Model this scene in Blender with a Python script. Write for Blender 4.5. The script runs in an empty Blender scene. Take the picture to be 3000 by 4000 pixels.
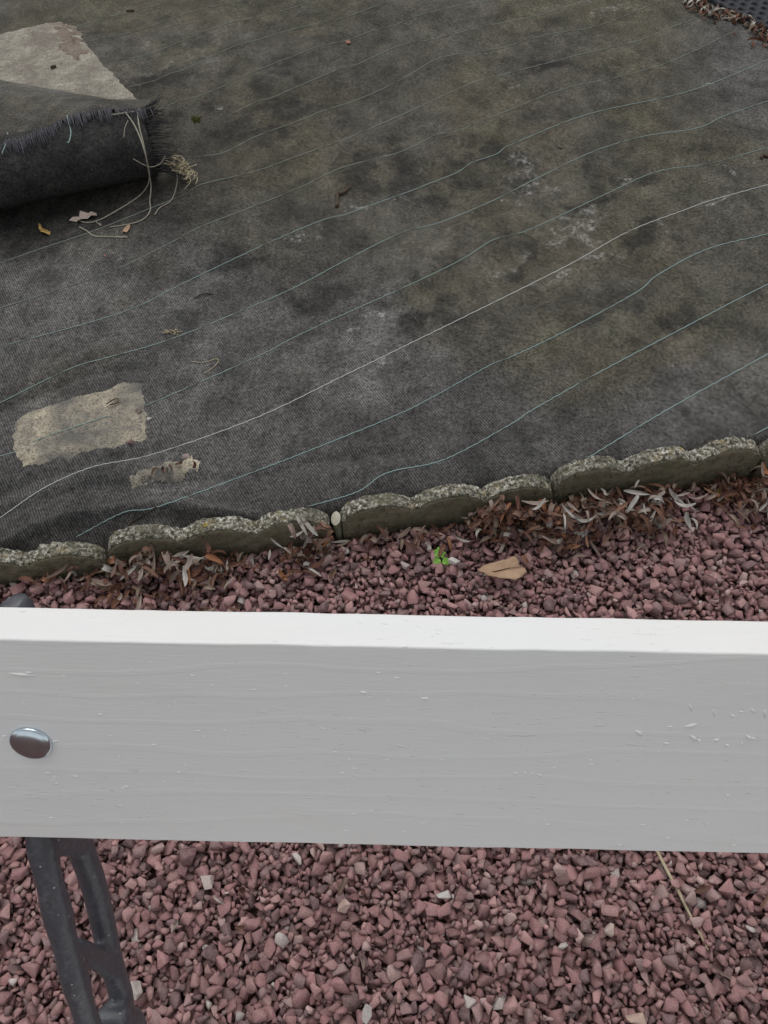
import bpy, bmesh, math, random
import numpy as np
from mathutils import Vector, Matrix

random.seed(7); RNG = np.random.default_rng(7)
S = bpy.context.scene
C = S.collection

# ------------------------------------------------------------------ camera, sky, sun, exposure
PITCH = math.radians(57.0); CAMZ = 1.37; FPX = 26.0 / 36.0 * 4000.0
cam = bpy.data.objects.new('camera', bpy.data.cameras.new('camera'))
C.objects.link(cam); S.camera = cam
cam.data.sensor_fit = 'VERTICAL'; cam.data.sensor_height = 36.0; cam.data.sensor_width = 27.0
cam.data.lens = 26.0; cam.data.clip_start = 0.02; cam.data.clip_end = 500
cam.location = (0, 0, CAMZ); cam.rotation_euler = (math.radians(90) - PITCH, 0, 0)

SUN_EL = math.radians(66); SUN_AZ = math.radians(-12)        # azimuth from +Y towards +X
W = bpy.data.worlds.new('World'); S.world = W; W.use_nodes = True
nt = W.node_tree; nt.nodes.clear()
sky = nt.nodes.new('ShaderNodeTexSky'); sky.sky_type = 'NISHITA'; sky.sun_disc = False
sky.sun_elevation = SUN_EL; sky.sun_rotation = SUN_AZ
sky.air_density = 1.0; sky.dust_density = 1.0; sky.ozone_density = 1.0
hs = nt.nodes.new('ShaderNodeHueSaturation'); hs.inputs['Saturation'].default_value = 0.12   # overcast: grey sky
bg = nt.nodes.new('ShaderNodeBackground'); bg.inputs['Strength'].default_value = 0.122
wo = nt.nodes.new('ShaderNodeOutputWorld')
nt.links.new(sky.outputs[0], hs.inputs['Color']); nt.links.new(hs.outputs[0], bg.inputs['Color'])
nt.links.new(bg.outputs[0], wo.inputs['Surface'])
sl = bpy.data.lights.new('sun', 'SUN'); sl.energy = 0.92; sl.angle = math.radians(50); sl.color = (1.0, 0.975, 0.945)
sun = bpy.data.objects.new('sun', sl); C.objects.link(sun)
sd = Vector((math.sin(SUN_AZ) * math.cos(SUN_EL), math.cos(SUN_AZ) * math.cos(SUN_EL), math.sin(SUN_EL)))
sun.rotation_euler = sd.to_track_quat('Z', 'Y').to_euler(); sun.location = (0, 3, 6)
S.view_settings.view_transform = 'Standard'; S.view_settings.look = 'None'
S.view_settings.gamma = 1.0; S.view_settings.use_curve_mapping = False
S.view_settings.exposure = 0.35

# ------------------------------------------------------------------ helpers
cP, sP = math.cos(PITCH), math.sin(PITCH)
def pw(x, y, z=0.0):
    """photo pixel -> world point at height z (z comes from what the thing touches)"""
    u = (x - 1500) / FPX; v = (y - 2000) / FPX
    d = np.array([u, cP - v * sP, -sP - v * cP])
    return np.array([0, 0, CAMZ]) + d * ((CAMZ - z) / -d[2])
def px_of(X, Y, Z):
    dz = Z - CAMZ
    dep = Y * cP - dz * sP; dn = -Y * sP - dz * cP
    return 1500 + FPX * X / dep, 2000 + FPX * dn / dep
def pplane(x, y, X0):
    """photo pixel -> world point on the upright plane X = X0"""
    u = (x - 1500) / FPX; v = (y - 2000) / FPX
    Z = X0 / u
    return np.array([X0, Z * (cP - v * sP), CAMZ + Z * (-sP - v * cP)])

def _hash(ix, iy, seed):
    n = (ix.astype(np.int64) * 374761393 + iy.astype(np.int64) * 668265263 + seed * 974634777) & 0xffffffff
    n = ((n ^ (n >> 13)) * 1274126177) & 0xffffffff
    return ((n ^ (n >> 16)) & 0xffff) / 65535.0
def vnoise(x, y, seed=0):
    x = np.asarray(x, float); y = np.asarray(y, float)
    ix = np.floor(x); iy = np.floor(y); fx = x - ix; fy = y - iy
    fx = fx * fx * (3 - 2 * fx); fy = fy * fy * (3 - 2 * fy)
    a = _hash(ix, iy, seed); b = _hash(ix + 1, iy, seed); c = _hash(ix, iy + 1, seed); d = _hash(ix + 1, iy + 1, seed)
    return (a * (1 - fx) + b * fx) * (1 - fy) + (c * (1 - fx) + d * fx) * fy
def fbm(x, y, seed=0, octv=4):
    t = 0; a = 1; s = 0
    for i in range(octv):
        t = t + a * vnoise(x * 2 ** i, y * 2 ** i, seed + 17 * i); s += a; a *= 0.5
    return t / s
def sstep(a, b, x):
    t = np.clip((x - a) / (b - a), 0, 1); return t * t * (3 - 2 * t)

def mesh_obj(name, verts, faces, mat=None, parent=None, smooth=False):
    me = bpy.data.meshes.new(name)
    me.from_pydata([tuple(map(float, v)) for v in verts], [], [tuple(int(i) for i in f) for f in faces])
    return link_mesh(name, me, mat, parent, smooth)
def link_mesh(name, me, mat=None, parent=None, smooth=False):
    if smooth: me.polygons.foreach_set('use_smooth', [True] * len(me.polygons))
    if mat: me.materials.append(mat)
    me.update()
    o = bpy.data.objects.new(name, me); C.objects.link(o)
    if parent: o.parent = parent
    return o
def np_mesh(name, V, F):
    """numpy verts (n,3) and equal-size faces (m,k)"""
    me = bpy.data.meshes.new(name); V = np.asarray(V, np.float32); F = np.asarray(F, np.int32)
    k = F.shape[1]
    me.vertices.add(len(V)); me.vertices.foreach_set('co', V.ravel())
    me.loops.add(F.size); me.loops.foreach_set('vertex_index', F.ravel())
    me.polygons.add(len(F)); me.polygons.foreach_set('loop_start', np.arange(0, F.size, k, dtype=np.int32))
    me.polygons.foreach_set('loop_total', np.full(len(F), k, np.int32))
    me.update(calc_edges=True); me.validate()
    return me
def grid_faces(nx, ny):
    i = np.arange(nx - 1); j = np.arange(ny - 1)
    I, J = np.meshgrid(i, j, indexing='xy')
    a = (J * nx + I).ravel()
    return np.stack([a, a + 1, a + 1 + nx, a + nx], 1)
def set_uv(me, uv):
    lay = me.uv_layers.new(name='weave')
    idx = np.empty(len(me.loops), np.int32); me.loops.foreach_get('vertex_index', idx)
    lay.data.foreach_set('uv', np.asarray(uv, np.float32)[idx].ravel())
def tag(o, label, cat=None, group=None, kind=None):
    o['label'] = label
    if cat: o['category'] = cat
    if group: o['group'] = group
    if kind: o['kind'] = kind
    return o
def thing(name, label, cat, loc=(0, 0, 0), rotz=0.0, group=None):
    o = bpy.data.objects.new(name, None); C.objects.link(o); o.empty_display_size = 0.05
    o.location = loc; o.rotation_euler = (0, 0, rotz)
    return tag(o, label, cat, group)

def tube_geo(pts, r, sides=6, cap=True):
    P = [Vector(p) for p in pts]; n = len(P)
    rs = list(r) if hasattr(r, '__len__') else [r] * n
    V = []; F = []; up = Vector((0, 0, 1)); prev = None
    for i in range(n):
        t = (P[min(i + 1, n - 1)] - P[max(i - 1, 0)])
        t = t.normalized() if t.length > 1e-9 else Vector((1, 0, 0))
        if prev is None:
            a = t.cross(up if abs(t.z) < 0.9 else Vector((1, 0, 0))).normalized()
        else:
            a = (prev - t * prev.dot(t)).normalized()
        prev = a; b = t.cross(a)
        for k in range(sides):
            an = 2 * math.pi * k / sides
            V.append(P[i] + (a * math.cos(an) + b * math.sin(an)) * rs[i])
    for i in range(n - 1):
        for k in range(sides):
            k2 = (k + 1) % sides
            F.append((i * sides + k, i * sides + k2, (i + 1) * sides + k2, (i + 1) * sides + k))
    if cap:
        F.append(tuple(range(sides - 1, -1, -1))); F.append(tuple((n - 1) * sides + k for k in range(sides)))
    return V, F
def smooth_path(pts, n):
    """Catmull-Rom resample to n points"""
    P = np.array(pts, float); P = np.vstack([2 * P[0] - P[1], P, 2 * P[-1] - P[-2]])
    m = len(P) - 3; out = []
    for s in np.linspace(0, m - 1e-6, n):
        i = int(s); t = s - i; a, b, c, d = P[i:i + 4]
        out.append(0.5 * ((2 * b) + (c - a) * t + (2 * a - 5 * b + 4 * c - d) * t * t + (3 * b - a - 3 * c + d) * t ** 3))
    return np.array(out)
class Bag:
    def __init__(s): s.V = []; s.F = []
    def add(s, V, F):
        o = len(s.V); s.V += [tuple(v) for v in V]; s.F += [tuple(i + o for i in f) for f in F]
    def tube(s, pts, r, sides=5): s.add(*tube_geo(pts, r, sides))
    def build(s, name, mat, parent=None, smooth=True): return mesh_obj(name, s.V, s.F, mat, parent, smooth)

# ------------------------------------------------------------------ materials
class NT:
    def __init__(s, name, rough=0.8, spec=0.3):
        s.m = bpy.data.materials.new(name); s.m.use_nodes = True; s.t = s.m.node_tree
        s.b = s.t.nodes['Principled BSDF']; s.b.inputs['Roughness'].default_value = rough
        s.b.inputs['Specular IOR Level'].default_value = spec
    def n(s, ty, **kw):
        o = s.t.nodes.new(ty)
        for k, v in kw.items():
            if k[0] == '_': setattr(o, k[1:], v)
            else: o.inputs[int(k[1:]) if k[0] == 'i' and k[1:].isdigit() else k.replace('_', ' ')].default_value = v
        return o
    def l(s, a, b): s.t.links.new(a, b)
    def coord(s, out='Object', scale=(1, 1, 1)):
        tc = s.n('ShaderNodeTexCoord'); mp = s.n('ShaderNodeMapping'); mp.inputs['Scale'].default_value = scale
        s.l(tc.outputs[out], mp.inputs['Vector']); return mp.outputs[0]
    def noise(s, co, scale, detail=4, rough=0.55):
        o = s.n('ShaderNodeTexNoise'); o.inputs['Scale'].default_value = scale; o.inputs['Detail'].default_value = detail
        o.inputs['Roughness'].default_value = rough
        if co is not None: s.l(co, o.inputs['Vector'])
        return o.outputs['Fac']
    def vor(s, co, scale, feat='F1'):
        o = s.n('ShaderNodeTexVoronoi'); o.feature = feat; o.inputs['Scale'].default_value = scale
        if co is not None: s.l(co, o.inputs['Vector'])
        return o
    def ramp(s, fac, *stops):
        r = s.n('ShaderNodeValToRGB'); e = r.color_ramp.elements
        while len(e) < len(stops): e.new(0.5)
        for k, (p, c) in enumerate(stops):
            e[k].position = p; e[k].color = (c, c, c, 1) if not hasattr(c, '__len__') else (*c, 1)
        s.l(fac, r.inputs[0]); return r.outputs[0]
    def mix(s, fac, a, b, mode='MIX'):
        m = s.n('ShaderNodeMix', _data_type='RGBA'); m.blend_type = mode
        for v, i in ((fac, 0), (a, 6), (b, 7)):
            if hasattr(v, 'is_output'): s.l(v, m.inputs[i])
            elif i == 0: m.inputs[0].default_value = v
            else: m.inputs[i].default_value = (*v, 1) if len(v) == 3 else v
        return m.outputs[2]
    def math(s, op, a, b=0.0):
        m = s.n('ShaderNodeMath'); m.operation = op
        for v, i in ((a, 0), (b, 1)):
            if hasattr(v, 'is_output'): s.l(v, m.inputs[i])
            else: m.inputs[i].default_value = v
        return m.outputs[0]
    def bump(s, h, strength=0.5, dist=0.002, prev=None):
        b = s.n('ShaderNodeBump'); b.inputs['Strength'].default_value = strength; b.inputs['Distance'].default_value = dist
        s.l(h, b.inputs['Height'])
        if prev is not None: s.l(prev, b.inputs['Normal'])
        return b.outputs[0]
    def done(s, col=None, normal=None, rough=None):
        if col is not None:
            if hasattr(col, 'is_output'): s.l(col, s.b.inputs['Base Color'])
            else: s.b.inputs['Base Color'].default_value = (*col, 1)
        if normal is not None: s.l(normal, s.b.inputs['Normal'])
        if rough is not None: s.l(rough, s.b.inputs['Roughness'])
        return s.m

def mat_fabric():
    k = NT('woven_fabric', 0.85, 0.12)
    uv = k.n('ShaderNodeUVMap'); uv.uv_map = 'weave'
    sp = k.n('ShaderNodeSeparateXYZ'); k.l(uv.outputs[0], sp.inputs[0])
    wob = k.noise(k.coord('Object'), 9.0, 3)
    u = k.math('ADD', sp.outputs[0], k.math('MULTIPLY', wob, 0.006))
    su = k.math('SINE', k.math('MULTIPLY', u, 2 * math.pi / 0.0056))
    sv = k.math('SINE', k.math('MULTIPLY', sp.outputs[1], 2 * math.pi / 0.0036))
    prod = k.math('MULTIPLY', k.math('MULTIPLY', su, 0.65), k.math('ADD', k.math('MULTIPLY', sv, 0.5), 0.75))
    wv = k.math('ADD', k.math('MULTIPLY', prod, 0.5), 0.5)
    oc = k.coord('Object')
    fine = k.noise(oc, 420.0, 2)
    blot = k.noise(oc, 7.0, 5, 0.6)
    blot2 = k.noise(oc, 38.0, 4, 0.65)
    at = k.n('ShaderNodeAttribute'); at.attribute_name = 'stain_shade'
    sc = k.n('ShaderNodeSeparateColor'); k.l(at.outputs['Color'], sc.inputs[0])
    base = k.mix(wv, (0.014, 0.0138, 0.0135), (0.118, 0.114, 0.109))
    # greyish dust worked into the weave
    dustf = k.math('MULTIPLY', at.outputs['Alpha'], k.ramp(blot2, (0.25, 0.35), (0.75, 1.0)))
    base = k.mix(k.math('MULTIPLY', dustf, 0.6), base, k.mix(wv, (0.095, 0.092, 0.089), (0.37, 0.358, 0.345)))
    olive = k.mix(k.ramp(blot, (0.35, 0.0), (0.65, 1.0)), (0.120, 0.098, 0.058), (0.090, 0.089, 0.055))
    olive = k.mix(k.ramp(blot2, (0.35, 0.0), (0.7, 0.6)), olive, (0.135, 0.112, 0.080))
    olive = k.mix(wv, k.mix(0.55, olive, (0.02, 0.02, 0.016)), k.mix(0.4, olive, (0.22, 0.206, 0.150)))
    base = k.mix(k.math('MULTIPLY', sc.outputs[0], 0.85), base, olive)
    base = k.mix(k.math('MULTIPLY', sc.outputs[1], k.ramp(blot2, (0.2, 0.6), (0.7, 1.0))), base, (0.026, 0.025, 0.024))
    white = k.math('MULTIPLY', sc.outputs[2], k.ramp(k.noise(oc, 34.0, 8, 0.82), (0.49, 0.0), (0.64, 1.0)))
    base = k.mix(k.math('MULTIPLY', white, 0.95), base, (0.44, 0.43, 0.41))
    # scattered specks of grit
    vo = k.vor(oc, 55.0); 
    speck = k.math('MULTIPLY', k.math('LESS_THAN', vo.outputs['Distance'], 0.10), k.math('GREATER_THAN', k.noise(oc, 13.0, 2), 0.60))
    base = k.mix(k.math('MULTIPLY', speck, 0.8), base, (0.25, 0.23, 0.20))
    base = k.mix(1.0, base, k.ramp(fine, (0.3, 0.55), (0.7, 1.15)), 'MULTIPLY')
    mid = k.noise(k.coord('Object'), 130.0, 3, 0.75)
    base = k.mix(1.0, base, k.ramp(mid, (0.33, 0.45), (0.67, 1.5)), 'MULTIPLY')
    big2 = k.noise(k.coord('Object', (1.0, 0.7, 1)), 12.0, 6, 0.75)
    base = k.mix(1.0, base, k.ramp(big2, (0.36, 0.62), (0.64, 1.32)), 'MULTIPLY')
    h = k.math('ADD', wv, k.math('MULTIPLY', fine, 0.5))
    nb = k.bump(h, 0.55, 0.0012)
    nb = k.bump(blot2, 0.25, 0.004, nb)
    return k.done(base, nb)

def mat_thread(name, c, dirt):
    k = NT(name, 0.6, 0.3); oc = k.coord('Object')
    n1 = k.noise(oc, 16.0, 4, 0.65); n2 = k.noise(oc, 260.0, 2)
    col = k.mix(k.ramp(n2, (0.35, 0.0), (0.65, 0.6)), c, (c[0] * 0.55, c[1] * 0.58, c[2] * 0.6))
    lo = 0.62 - dirt * 0.3
    col = k.mix(k.ramp(n1, (lo, 0.0), (lo + 0.1, 0.85)), col, (0.10, 0.096, 0.08))
    return k.done(col)

def mat_concrete():
    k = NT('lichened_concrete', 0.92, 0.2); oc = k.coord('Object')
    ge = k.n('ShaderNodeNewGeometry'); sx = k.n('ShaderNodeSeparateXYZ'); k.l(ge.outputs['Normal'], sx.inputs[0])
    at = k.n('ShaderNodeAttribute'); at.attribute_name = 'lichen'
    n1 = k.noise(oc, 45.0, 5, 0.65); n2 = k.noise(oc, 120.0, 4, 0.75); n3 = k.noise(oc, 14.0, 3)
    face = k.mix(k.ramp(n1, (0.35, 0.0), (0.68, 1.0)), (0.115, 0.100, 0.066), (0.235, 0.208, 0.146))
    face = k.mix(k.ramp(n3, (0.45, 0.0), (0.7, 0.6)), face, (0.135, 0.142, 0.082))
    gr = k.vor(oc, 190.0)
    face = k.mix(k.ramp(gr.outputs['Distance'], (0.12, 0.75), (0.22, 0.0)), face, (0.30, 0.275, 0.21))
    pit = k.vor(k.coord('Object', (1, 1, 1.0)), 120.0)
    pitm = k.math('MULTIPLY', k.ramp(pit.outputs['Distance'], (0.12, 1.0), (0.26, 0.0)), k.ramp(k.noise(oc, 60.0, 2), (0.5, 0.0), (0.56, 1.0)))
    face = k.mix(k.math('MULTIPLY', pitm, 0.8), face, (0.018, 0.016, 0.012))
    li = k.ramp(n2, (0.39, (0.035, 0.034, 0.026)), (0.47, (0.14, 0.132, 0.10)), (0.55, (0.33, 0.31, 0.255)), (0.63, (0.70, 0.68, 0.62)))
    li = k.mix(k.ramp(n1, (0.52, 0.0), (0.66, 0.65)), li, (0.27, 0.215, 0.11))
    li = k.mix(k.ramp(n3, (0.36, 0.6), (0.50, 0.0)), li, k.mix(n1, (0.05, 0.05, 0.036), (0.15, 0.15, 0.105)))
    yl = k.math('GREATER_THAN', k.noise(k.coord('Object', (1, 1, 1)), 23.0, 1), 0.745)
    li = k.mix(k.math('MULTIPLY', yl, 0.6), li, (0.48, 0.32, 0.05))
    top = k.ramp(k.math('ADD', at.outputs['Fac'], k.math('MULTIPLY', k.math('SUBTRACT', n2, 0.5), 0.9)), (0.42, 0.0), (0.58, 1.0))
    col = k.mix(top, face, li)
    nb = k.bump(k.math('SUBTRACT', k.math('ADD', n2, k.math('MULTIPLY', n1, 0.6)), k.math('MULTIPLY', pitm, 0.9)), 1.0, 0.006)
    return k.done(col, nb)

def mat_gravel():
    k = NT('porphyry_gravel', 0.85, 0.25); oc = k.coord('Object')
    at = k.n('ShaderNodeAttribute'); at.attribute_name = 'tint'
    n1 = k.noise(oc, 140.0, 4, 0.65); n2 = k.noise(oc, 600.0, 2)
    col = k.mix(k.ramp(n1, (0.42, 0.0), (0.72, 0.45)), at.outputs['Color'], (0.40, 0.29, 0.265))
    col = k.mix(1.0, col, k.ramp(n2, (0.3, 0.72), (0.7, 1.12)), 'MULTIPLY')
    nb = k.bump(k.math('ADD', n1, k.math('MULTIPLY', n2, 0.4)), 0.6, 0.0015)
    return k.done(col, nb)

def mat_ground():
    k = NT('soil', 0.95, 0.1); oc = k.coord('Object')
    col = k.mix(k.noise(oc, 40.0, 5, 0.7), (0.055, 0.030, 0.028), (0.17, 0.095, 0.085))
    col = k.mix(k.ramp(k.noise(oc, 3.0, 3), (0.5, 0.0), (0.7, 0.4)), col, (0.09, 0.085, 0.07))
    return k.done(col, k.bump(k.noise(oc, 60.0, 4), 0.8, 0.01))

def mat_paint():
    k = NT('white_paint', 0.42, 0.4); oc = k.coord('Object')
    sx = k.n('ShaderNodeSeparateXYZ'); k.l(oc, sx.inputs[0])
    # wavering growth-ring lines, stretched along the plank
    st = k.coord('Object', (3.0, 40.0, 40.0)); warp = k.noise(st, 1.0, 3, 0.5)
    big = k.noise(k.coord('Object', (4.0, 14.0, 14.0)), 1.0, 2)
    zz = k.math('ADD', sx.outputs[2], k.math('MULTIPLY', big, 0.055))
    ring = k.math('SINE', k.math('MULTIPLY', zz, 2 * math.pi / 0.017))
    ring = k.ramp(k.math('ADD', k.math('MULTIPLY', ring, 0.5), 0.5), (0.0, 0.0), (0.86, 0.25), (0.97, 1.0))
    grain = k.noise(k.coord('Object', (60.0, 1100.0, 1100.0)), 1.0, 3, 0.6)
    nib = k.noise(k.coord('Object', (150.0, 520.0, 520.0)), 1.0, 2, 0.5)
    nibm = k.ramp(nib, (0.65, 0.0), (0.72, 1.0))
    zone = k.ramp(k.noise(oc, 16.0, 2), (0.46, 0.0), (0.66, 1.0))
    nibm = k.math('MULTIPLY', nibm, zone)
    dent = k.ramp(k.noise(k.coord('Object', (45.0, 420.0, 420.0)), 1.0, 2), (0.22, 1.0), (0.30, 0.0))
    h = k.math('ADD', k.math('MULTIPLY', ring, 0.24), k.math('MULTIPLY', grain, 0.30))
    h = k.math('ADD', h, k.math('MULTIPLY', nibm, 0.9)); h = k.math('SUBTRACT', h, k.math('MULTIPLY', k.math('MULTIPLY', dent, zone), 0.7))
    nb = k.bump(h, 0.6, 0.0008)
    nb = k.bump(k.noise(k.coord('Object', (8, 30, 30)), 1.0, 2), 0.12, 0.004, nb)
    col = k.mix(k.ramp(k.noise(k.coord('Object', (14, 60, 60)), 1.0, 4, 0.6), (0.4, 0.0), (0.8, 0.5)), (0.755, 0.75, 0.728), (0.69, 0.68, 0.65))
    col = k.mix(k.ramp(k.noise(k.coord('Object', (5, 16, 16)), 1.0, 3, 0.6), (0.42, 0.0), (0.62, 1.0)), col, k.mix(0.7, col, (0.735, 0.745, 0.742)))
    dirt = k.ramp(k.noise(k.coord('Object', (120, 260, 260)), 1.0, 2), (0.70, 0.0), (0.80, 0.35))
    col = k.mix(dirt, col, (0.45, 0.42, 0.40))
    return k.done(col, nb)

def mat_iron():
    k = NT('cast_iron_paint', 0.36, 0.55); oc = k.coord('Object')
    n1 = k.noise(oc, 30.0, 5, 0.65); n2 = k.noise(oc, 180.0, 3, 0.6); n3 = k.noise(k.coord('Object', (70, 70, 18)), 1.0, 3)
    col = k.mix(n1, (0.038, 0.039, 0.047), (0.090, 0.093, 0.108))
    col = k.mix(k.ramp(n2, (0.55, 0.0), (0.75, 0.4)), col, (0.17, 0.173, 0.19))
    col = k.mix(k.ramp(n3, (0.66, 0.0), (0.73, 0.55)), col, (0.04, 0.028, 0.018))
    spk = k.vor(oc, 110.0)
    col = k.mix(k.math('MULTIPLY', k.math('LESS_THAN', spk.outputs['Distance'], 0.07), 0.8), col, (0.5, 0.5, 0.5))
    return k.done(col, k.bump(k.math('ADD', n1, n2), 0.4, 0.002))

def mat_simple(name, c1, c2, scale=60, rough=0.8, bump=0.4, bd=0.002, spec=0.3, metal=0.0, stretch=(1, 1, 1)):
    k = NT(name, rough, spec); k.b.inputs['Metallic'].default_value = metal
    oc = k.coord('Object', stretch); n = k.noise(oc, scale, 4, 0.62)
    return k.done(k.mix(k.ramp(n, (0.3, 0.0), (0.7, 1.0)), c1, c2), k.bump(n, bump, bd) if bump else None)
def mat_leaf(name, stops, vein=True):
    k = NT(name, 0.7, 0.25); oi = k.n('ShaderNodeObjectInfo'); oc = k.coord('Object')
    col = k.ramp(oi.outputs['Random'], *stops)
    n = k.noise(k.coord('Object', (25, 110, 110)), 1.0, 3, 0.6)
    col = k.mix(1.0, col, k.ramp(n, (0.3, 0.6), (0.7, 1.25)), 'MULTIPLY')
    return k.done(col, k.bump(n, 0.5, 0.0015))
def mat_mud(name, a, b, grey, greyness):
    k = NT(name, 0.95, 0.1); oc = k.coord('Object')
    n1 = k.noise(oc, 55.0, 5, 0.7); n2 = k.noise(oc, 260.0, 3, 0.7); n3 = k.noise(oc, 11.0, 4, 0.6)
    col = k.mix(k.ramp(n1, (0.35, 0.0), (0.65, 1.0)), a, b)
    col = k.mix(k.ramp(n3, (0.5 - greyness * 0.2, 0.0), (0.62, greyness)), col, grey)
    col = k.mix(k.ramp(k.noise(oc, 110.0, 4, 0.75), (0.52, 0.0), (0.60, 0.8)), col, grey)
    col = k.mix(k.ramp(n2, (0.54, 0.0), (0.62, 0.85)), col, (0.09, 0.08, 0.065))
    return k.done(col, k.bump(k.math('ADD', n1, n2), 0.9, 0.004))

M = {}
M['fabric'] = mat_fabric()
M['teal'] = mat_thread('teal_thread', (0.29, 0.405, 0.39), 0.20)
M['pale'] = mat_thread('pale_thread', (0.24, 0.275, 0.235), 0.42)
M['mid_thread'] = mat_thread('grey_teal_thread', (0.27, 0.36, 0.33), 0.30)
M['white_thread'] = mat_thread('white_thread', (0.52, 0.53, 0.50), 0.10)
M['concrete'] = mat_concrete(); M['gravel'] = mat_gravel(); M['ground'] = mat_ground()
M['paint'] = mat_paint(); M['iron'] = mat_iron()
M['zinc'] = mat_simple('zinc_plate', (0.66, 0.74, 0.80), (0.54, 0.61, 0.67), 90, 0.20, 0.1, 0.0004, 0.5, 1.0)
M['fringe'] = mat_simple('frayed_tape', (0.010, 0.010, 0.014), (0.105, 0.105, 0.125), 210, 0.5, 0)
M['black_tape'] = mat_simple('black_tape', (0.006, 0.006, 0.008), (0.022, 0.022, 0.026), 150, 0.6, 0)
M['twine'] = mat_simple('pale_twine', (0.22, 0.20, 0.155), (0.36, 0.335, 0.27), 120, 0.75, 0.3)
M['straw'] = mat_simple('dry_straw', (0.36, 0.29, 0.17), (0.50, 0.44, 0.31), 90, 0.7, 0.3)
M['bark'] = mat_simple('twig_bark', (0.030, 0.020, 0.014), (0.11, 0.075, 0.05), 150, 0.85, 0.6)
M['peg_bark'] = mat_simple('green_bark', (0.10, 0.105, 0.06), (0.23, 0.225, 0.16), 60, 0.8, 0.5, 0.003, stretch=(1, 1, 0.3))
M['cut_wood'] = mat_simple('cut_wood', (0.50, 0.47, 0.36), (0.66, 0.63, 0.52), 120, 0.75, 0.4)
M['moss'] = mat_simple('moss', (0.035, 0.042, 0.008), (0.12, 0.12, 0.03), 200, 0.95, 0.6)
M['russet'] = mat_leaf('russet_leaf', ((0.0, (0.085, 0.034, 0.023)), (0.3, (0.13, 0.066, 0.048)), (0.55, (0.19, 0.102, 0.070)), (0.8, (0.17, 0.115, 0.092)), (1.0, (0.30, 0.125, 0.055))))
M['tan_leaf'] = mat_leaf('tan_leaf', ((0.0, (0.19, 0.135, 0.108)), (0.5, (0.26, 0.20, 0.168)), (1.0, (0.36, 0.305, 0.265))))
M['grey_leaf'] = mat_leaf('grey_leaf', ((0.0, (0.26, 0.24, 0.215)), (1.0, (0.42, 0.395, 0.36))))
M['drift_russet'] = mat_simple('drift_russet', (0.075, 0.032, 0.022), (0.20, 0.095, 0.058), 30, 0.7, 0.3)
M['drift_tan_leaf'] = mat_simple('drift_tan', (0.18, 0.125, 0.09), (0.30, 0.24, 0.19), 30, 0.7, 0.3)
M['drift_grey_leaf'] = mat_simple('drift_grey', (0.34, 0.31, 0.27), (0.50, 0.47, 0.42), 30, 0.7, 0.3)
M['oak_leaf'] = mat_simple('brown_leaf', (0.30, 0.19, 0.115), (0.42, 0.28, 0.185), 35, 0.65, 0.5, 0.002)
M['pink_leaf'] = mat_simple('pinkish_leaf', (0.36, 0.27, 0.23), (0.50, 0.41, 0.36), 60, 0.6, 0.4)
M['yellow_leaf'] = mat_simple('yellow_leaf', (0.20, 0.085, 0.02), (0.50, 0.37, 0.12), 45, 0.6, 0.4)
M['green_leaf'] = mat_simple('green_leaf', (0.13, 0.30, 0.035), (0.20, 0.40, 0.06), 90, 0.5, 0.2)
M['membrane'] = mat_simple('black_membrane', (0.007, 0.0075, 0.011), (0.015, 0.016, 0.022), 30, 0.5, 0.2, 0.002, 0.22)
M['mud'] = mat_mud('dried_mud', (0.40, 0.345, 0.25), (0.66, 0.585, 0.45), (0.15, 0.145, 0.135), 0.95)
M['brown_dirt'] = mat_mud('brown_dirt', (0.13, 0.092, 0.075), (0.25, 0.19, 0.155), (0.30, 0.265, 0.215), 0.7)
M['sand'] = mat_mud('pale_sand', (0.30, 0.28, 0.228), (0.56, 0.525, 0.435), (0.19, 0.165, 0.14), 0.8)

# ------------------------------------------------------------------ the ground sheet
gr = mesh_obj('ground', [(-60, -60, -0.034), (60, -60, -0.034), (60, 60, -0.034), (-60, 60, -0.034)], [(0, 1, 2, 3)], M['ground'])
tag(gr, 'bare brown soil under the gravel and fabric', kind='structure')

# ------------------------------------------------------------------ edging layout (front face line, crest height)
DIRK = (0.986, 0.165)
EDG = [  # (left x, left y), (right x, right y), crest z
    ((-1.480, 0.640), (-1.034, 0.694), 0.082),
    ((-1.027, 0.690), (-0.574, 0.738), 0.085),
    ((-0.565, 0.751), (-0.112, 0.810), 0.100),
    ((-0.087, 0.820), (0.363, 0.893), 0.107),
    ((0.367, 0.900), (0.822, 0.977), 0.127),
    ((0.834, 0.980), (1.288, 1.050), 0.125),
    ((1.296, 1.052), (1.750, 1.118), 0.122)]
KX = np.array([-4.0] + [c for e in EDG for c in (e[0][0], e[1][0])] + [4.5])
KY = np.array([0.33] + [c for e in EDG for c in (e[0][1], e[1][1])] + [1.52])
def kerb_front(x): return np.interp(x, KX, KY)
KT = 0.038                                                     # block thickness
def kerb_back(x): return kerb_front(x) + KT * 1.012

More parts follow.
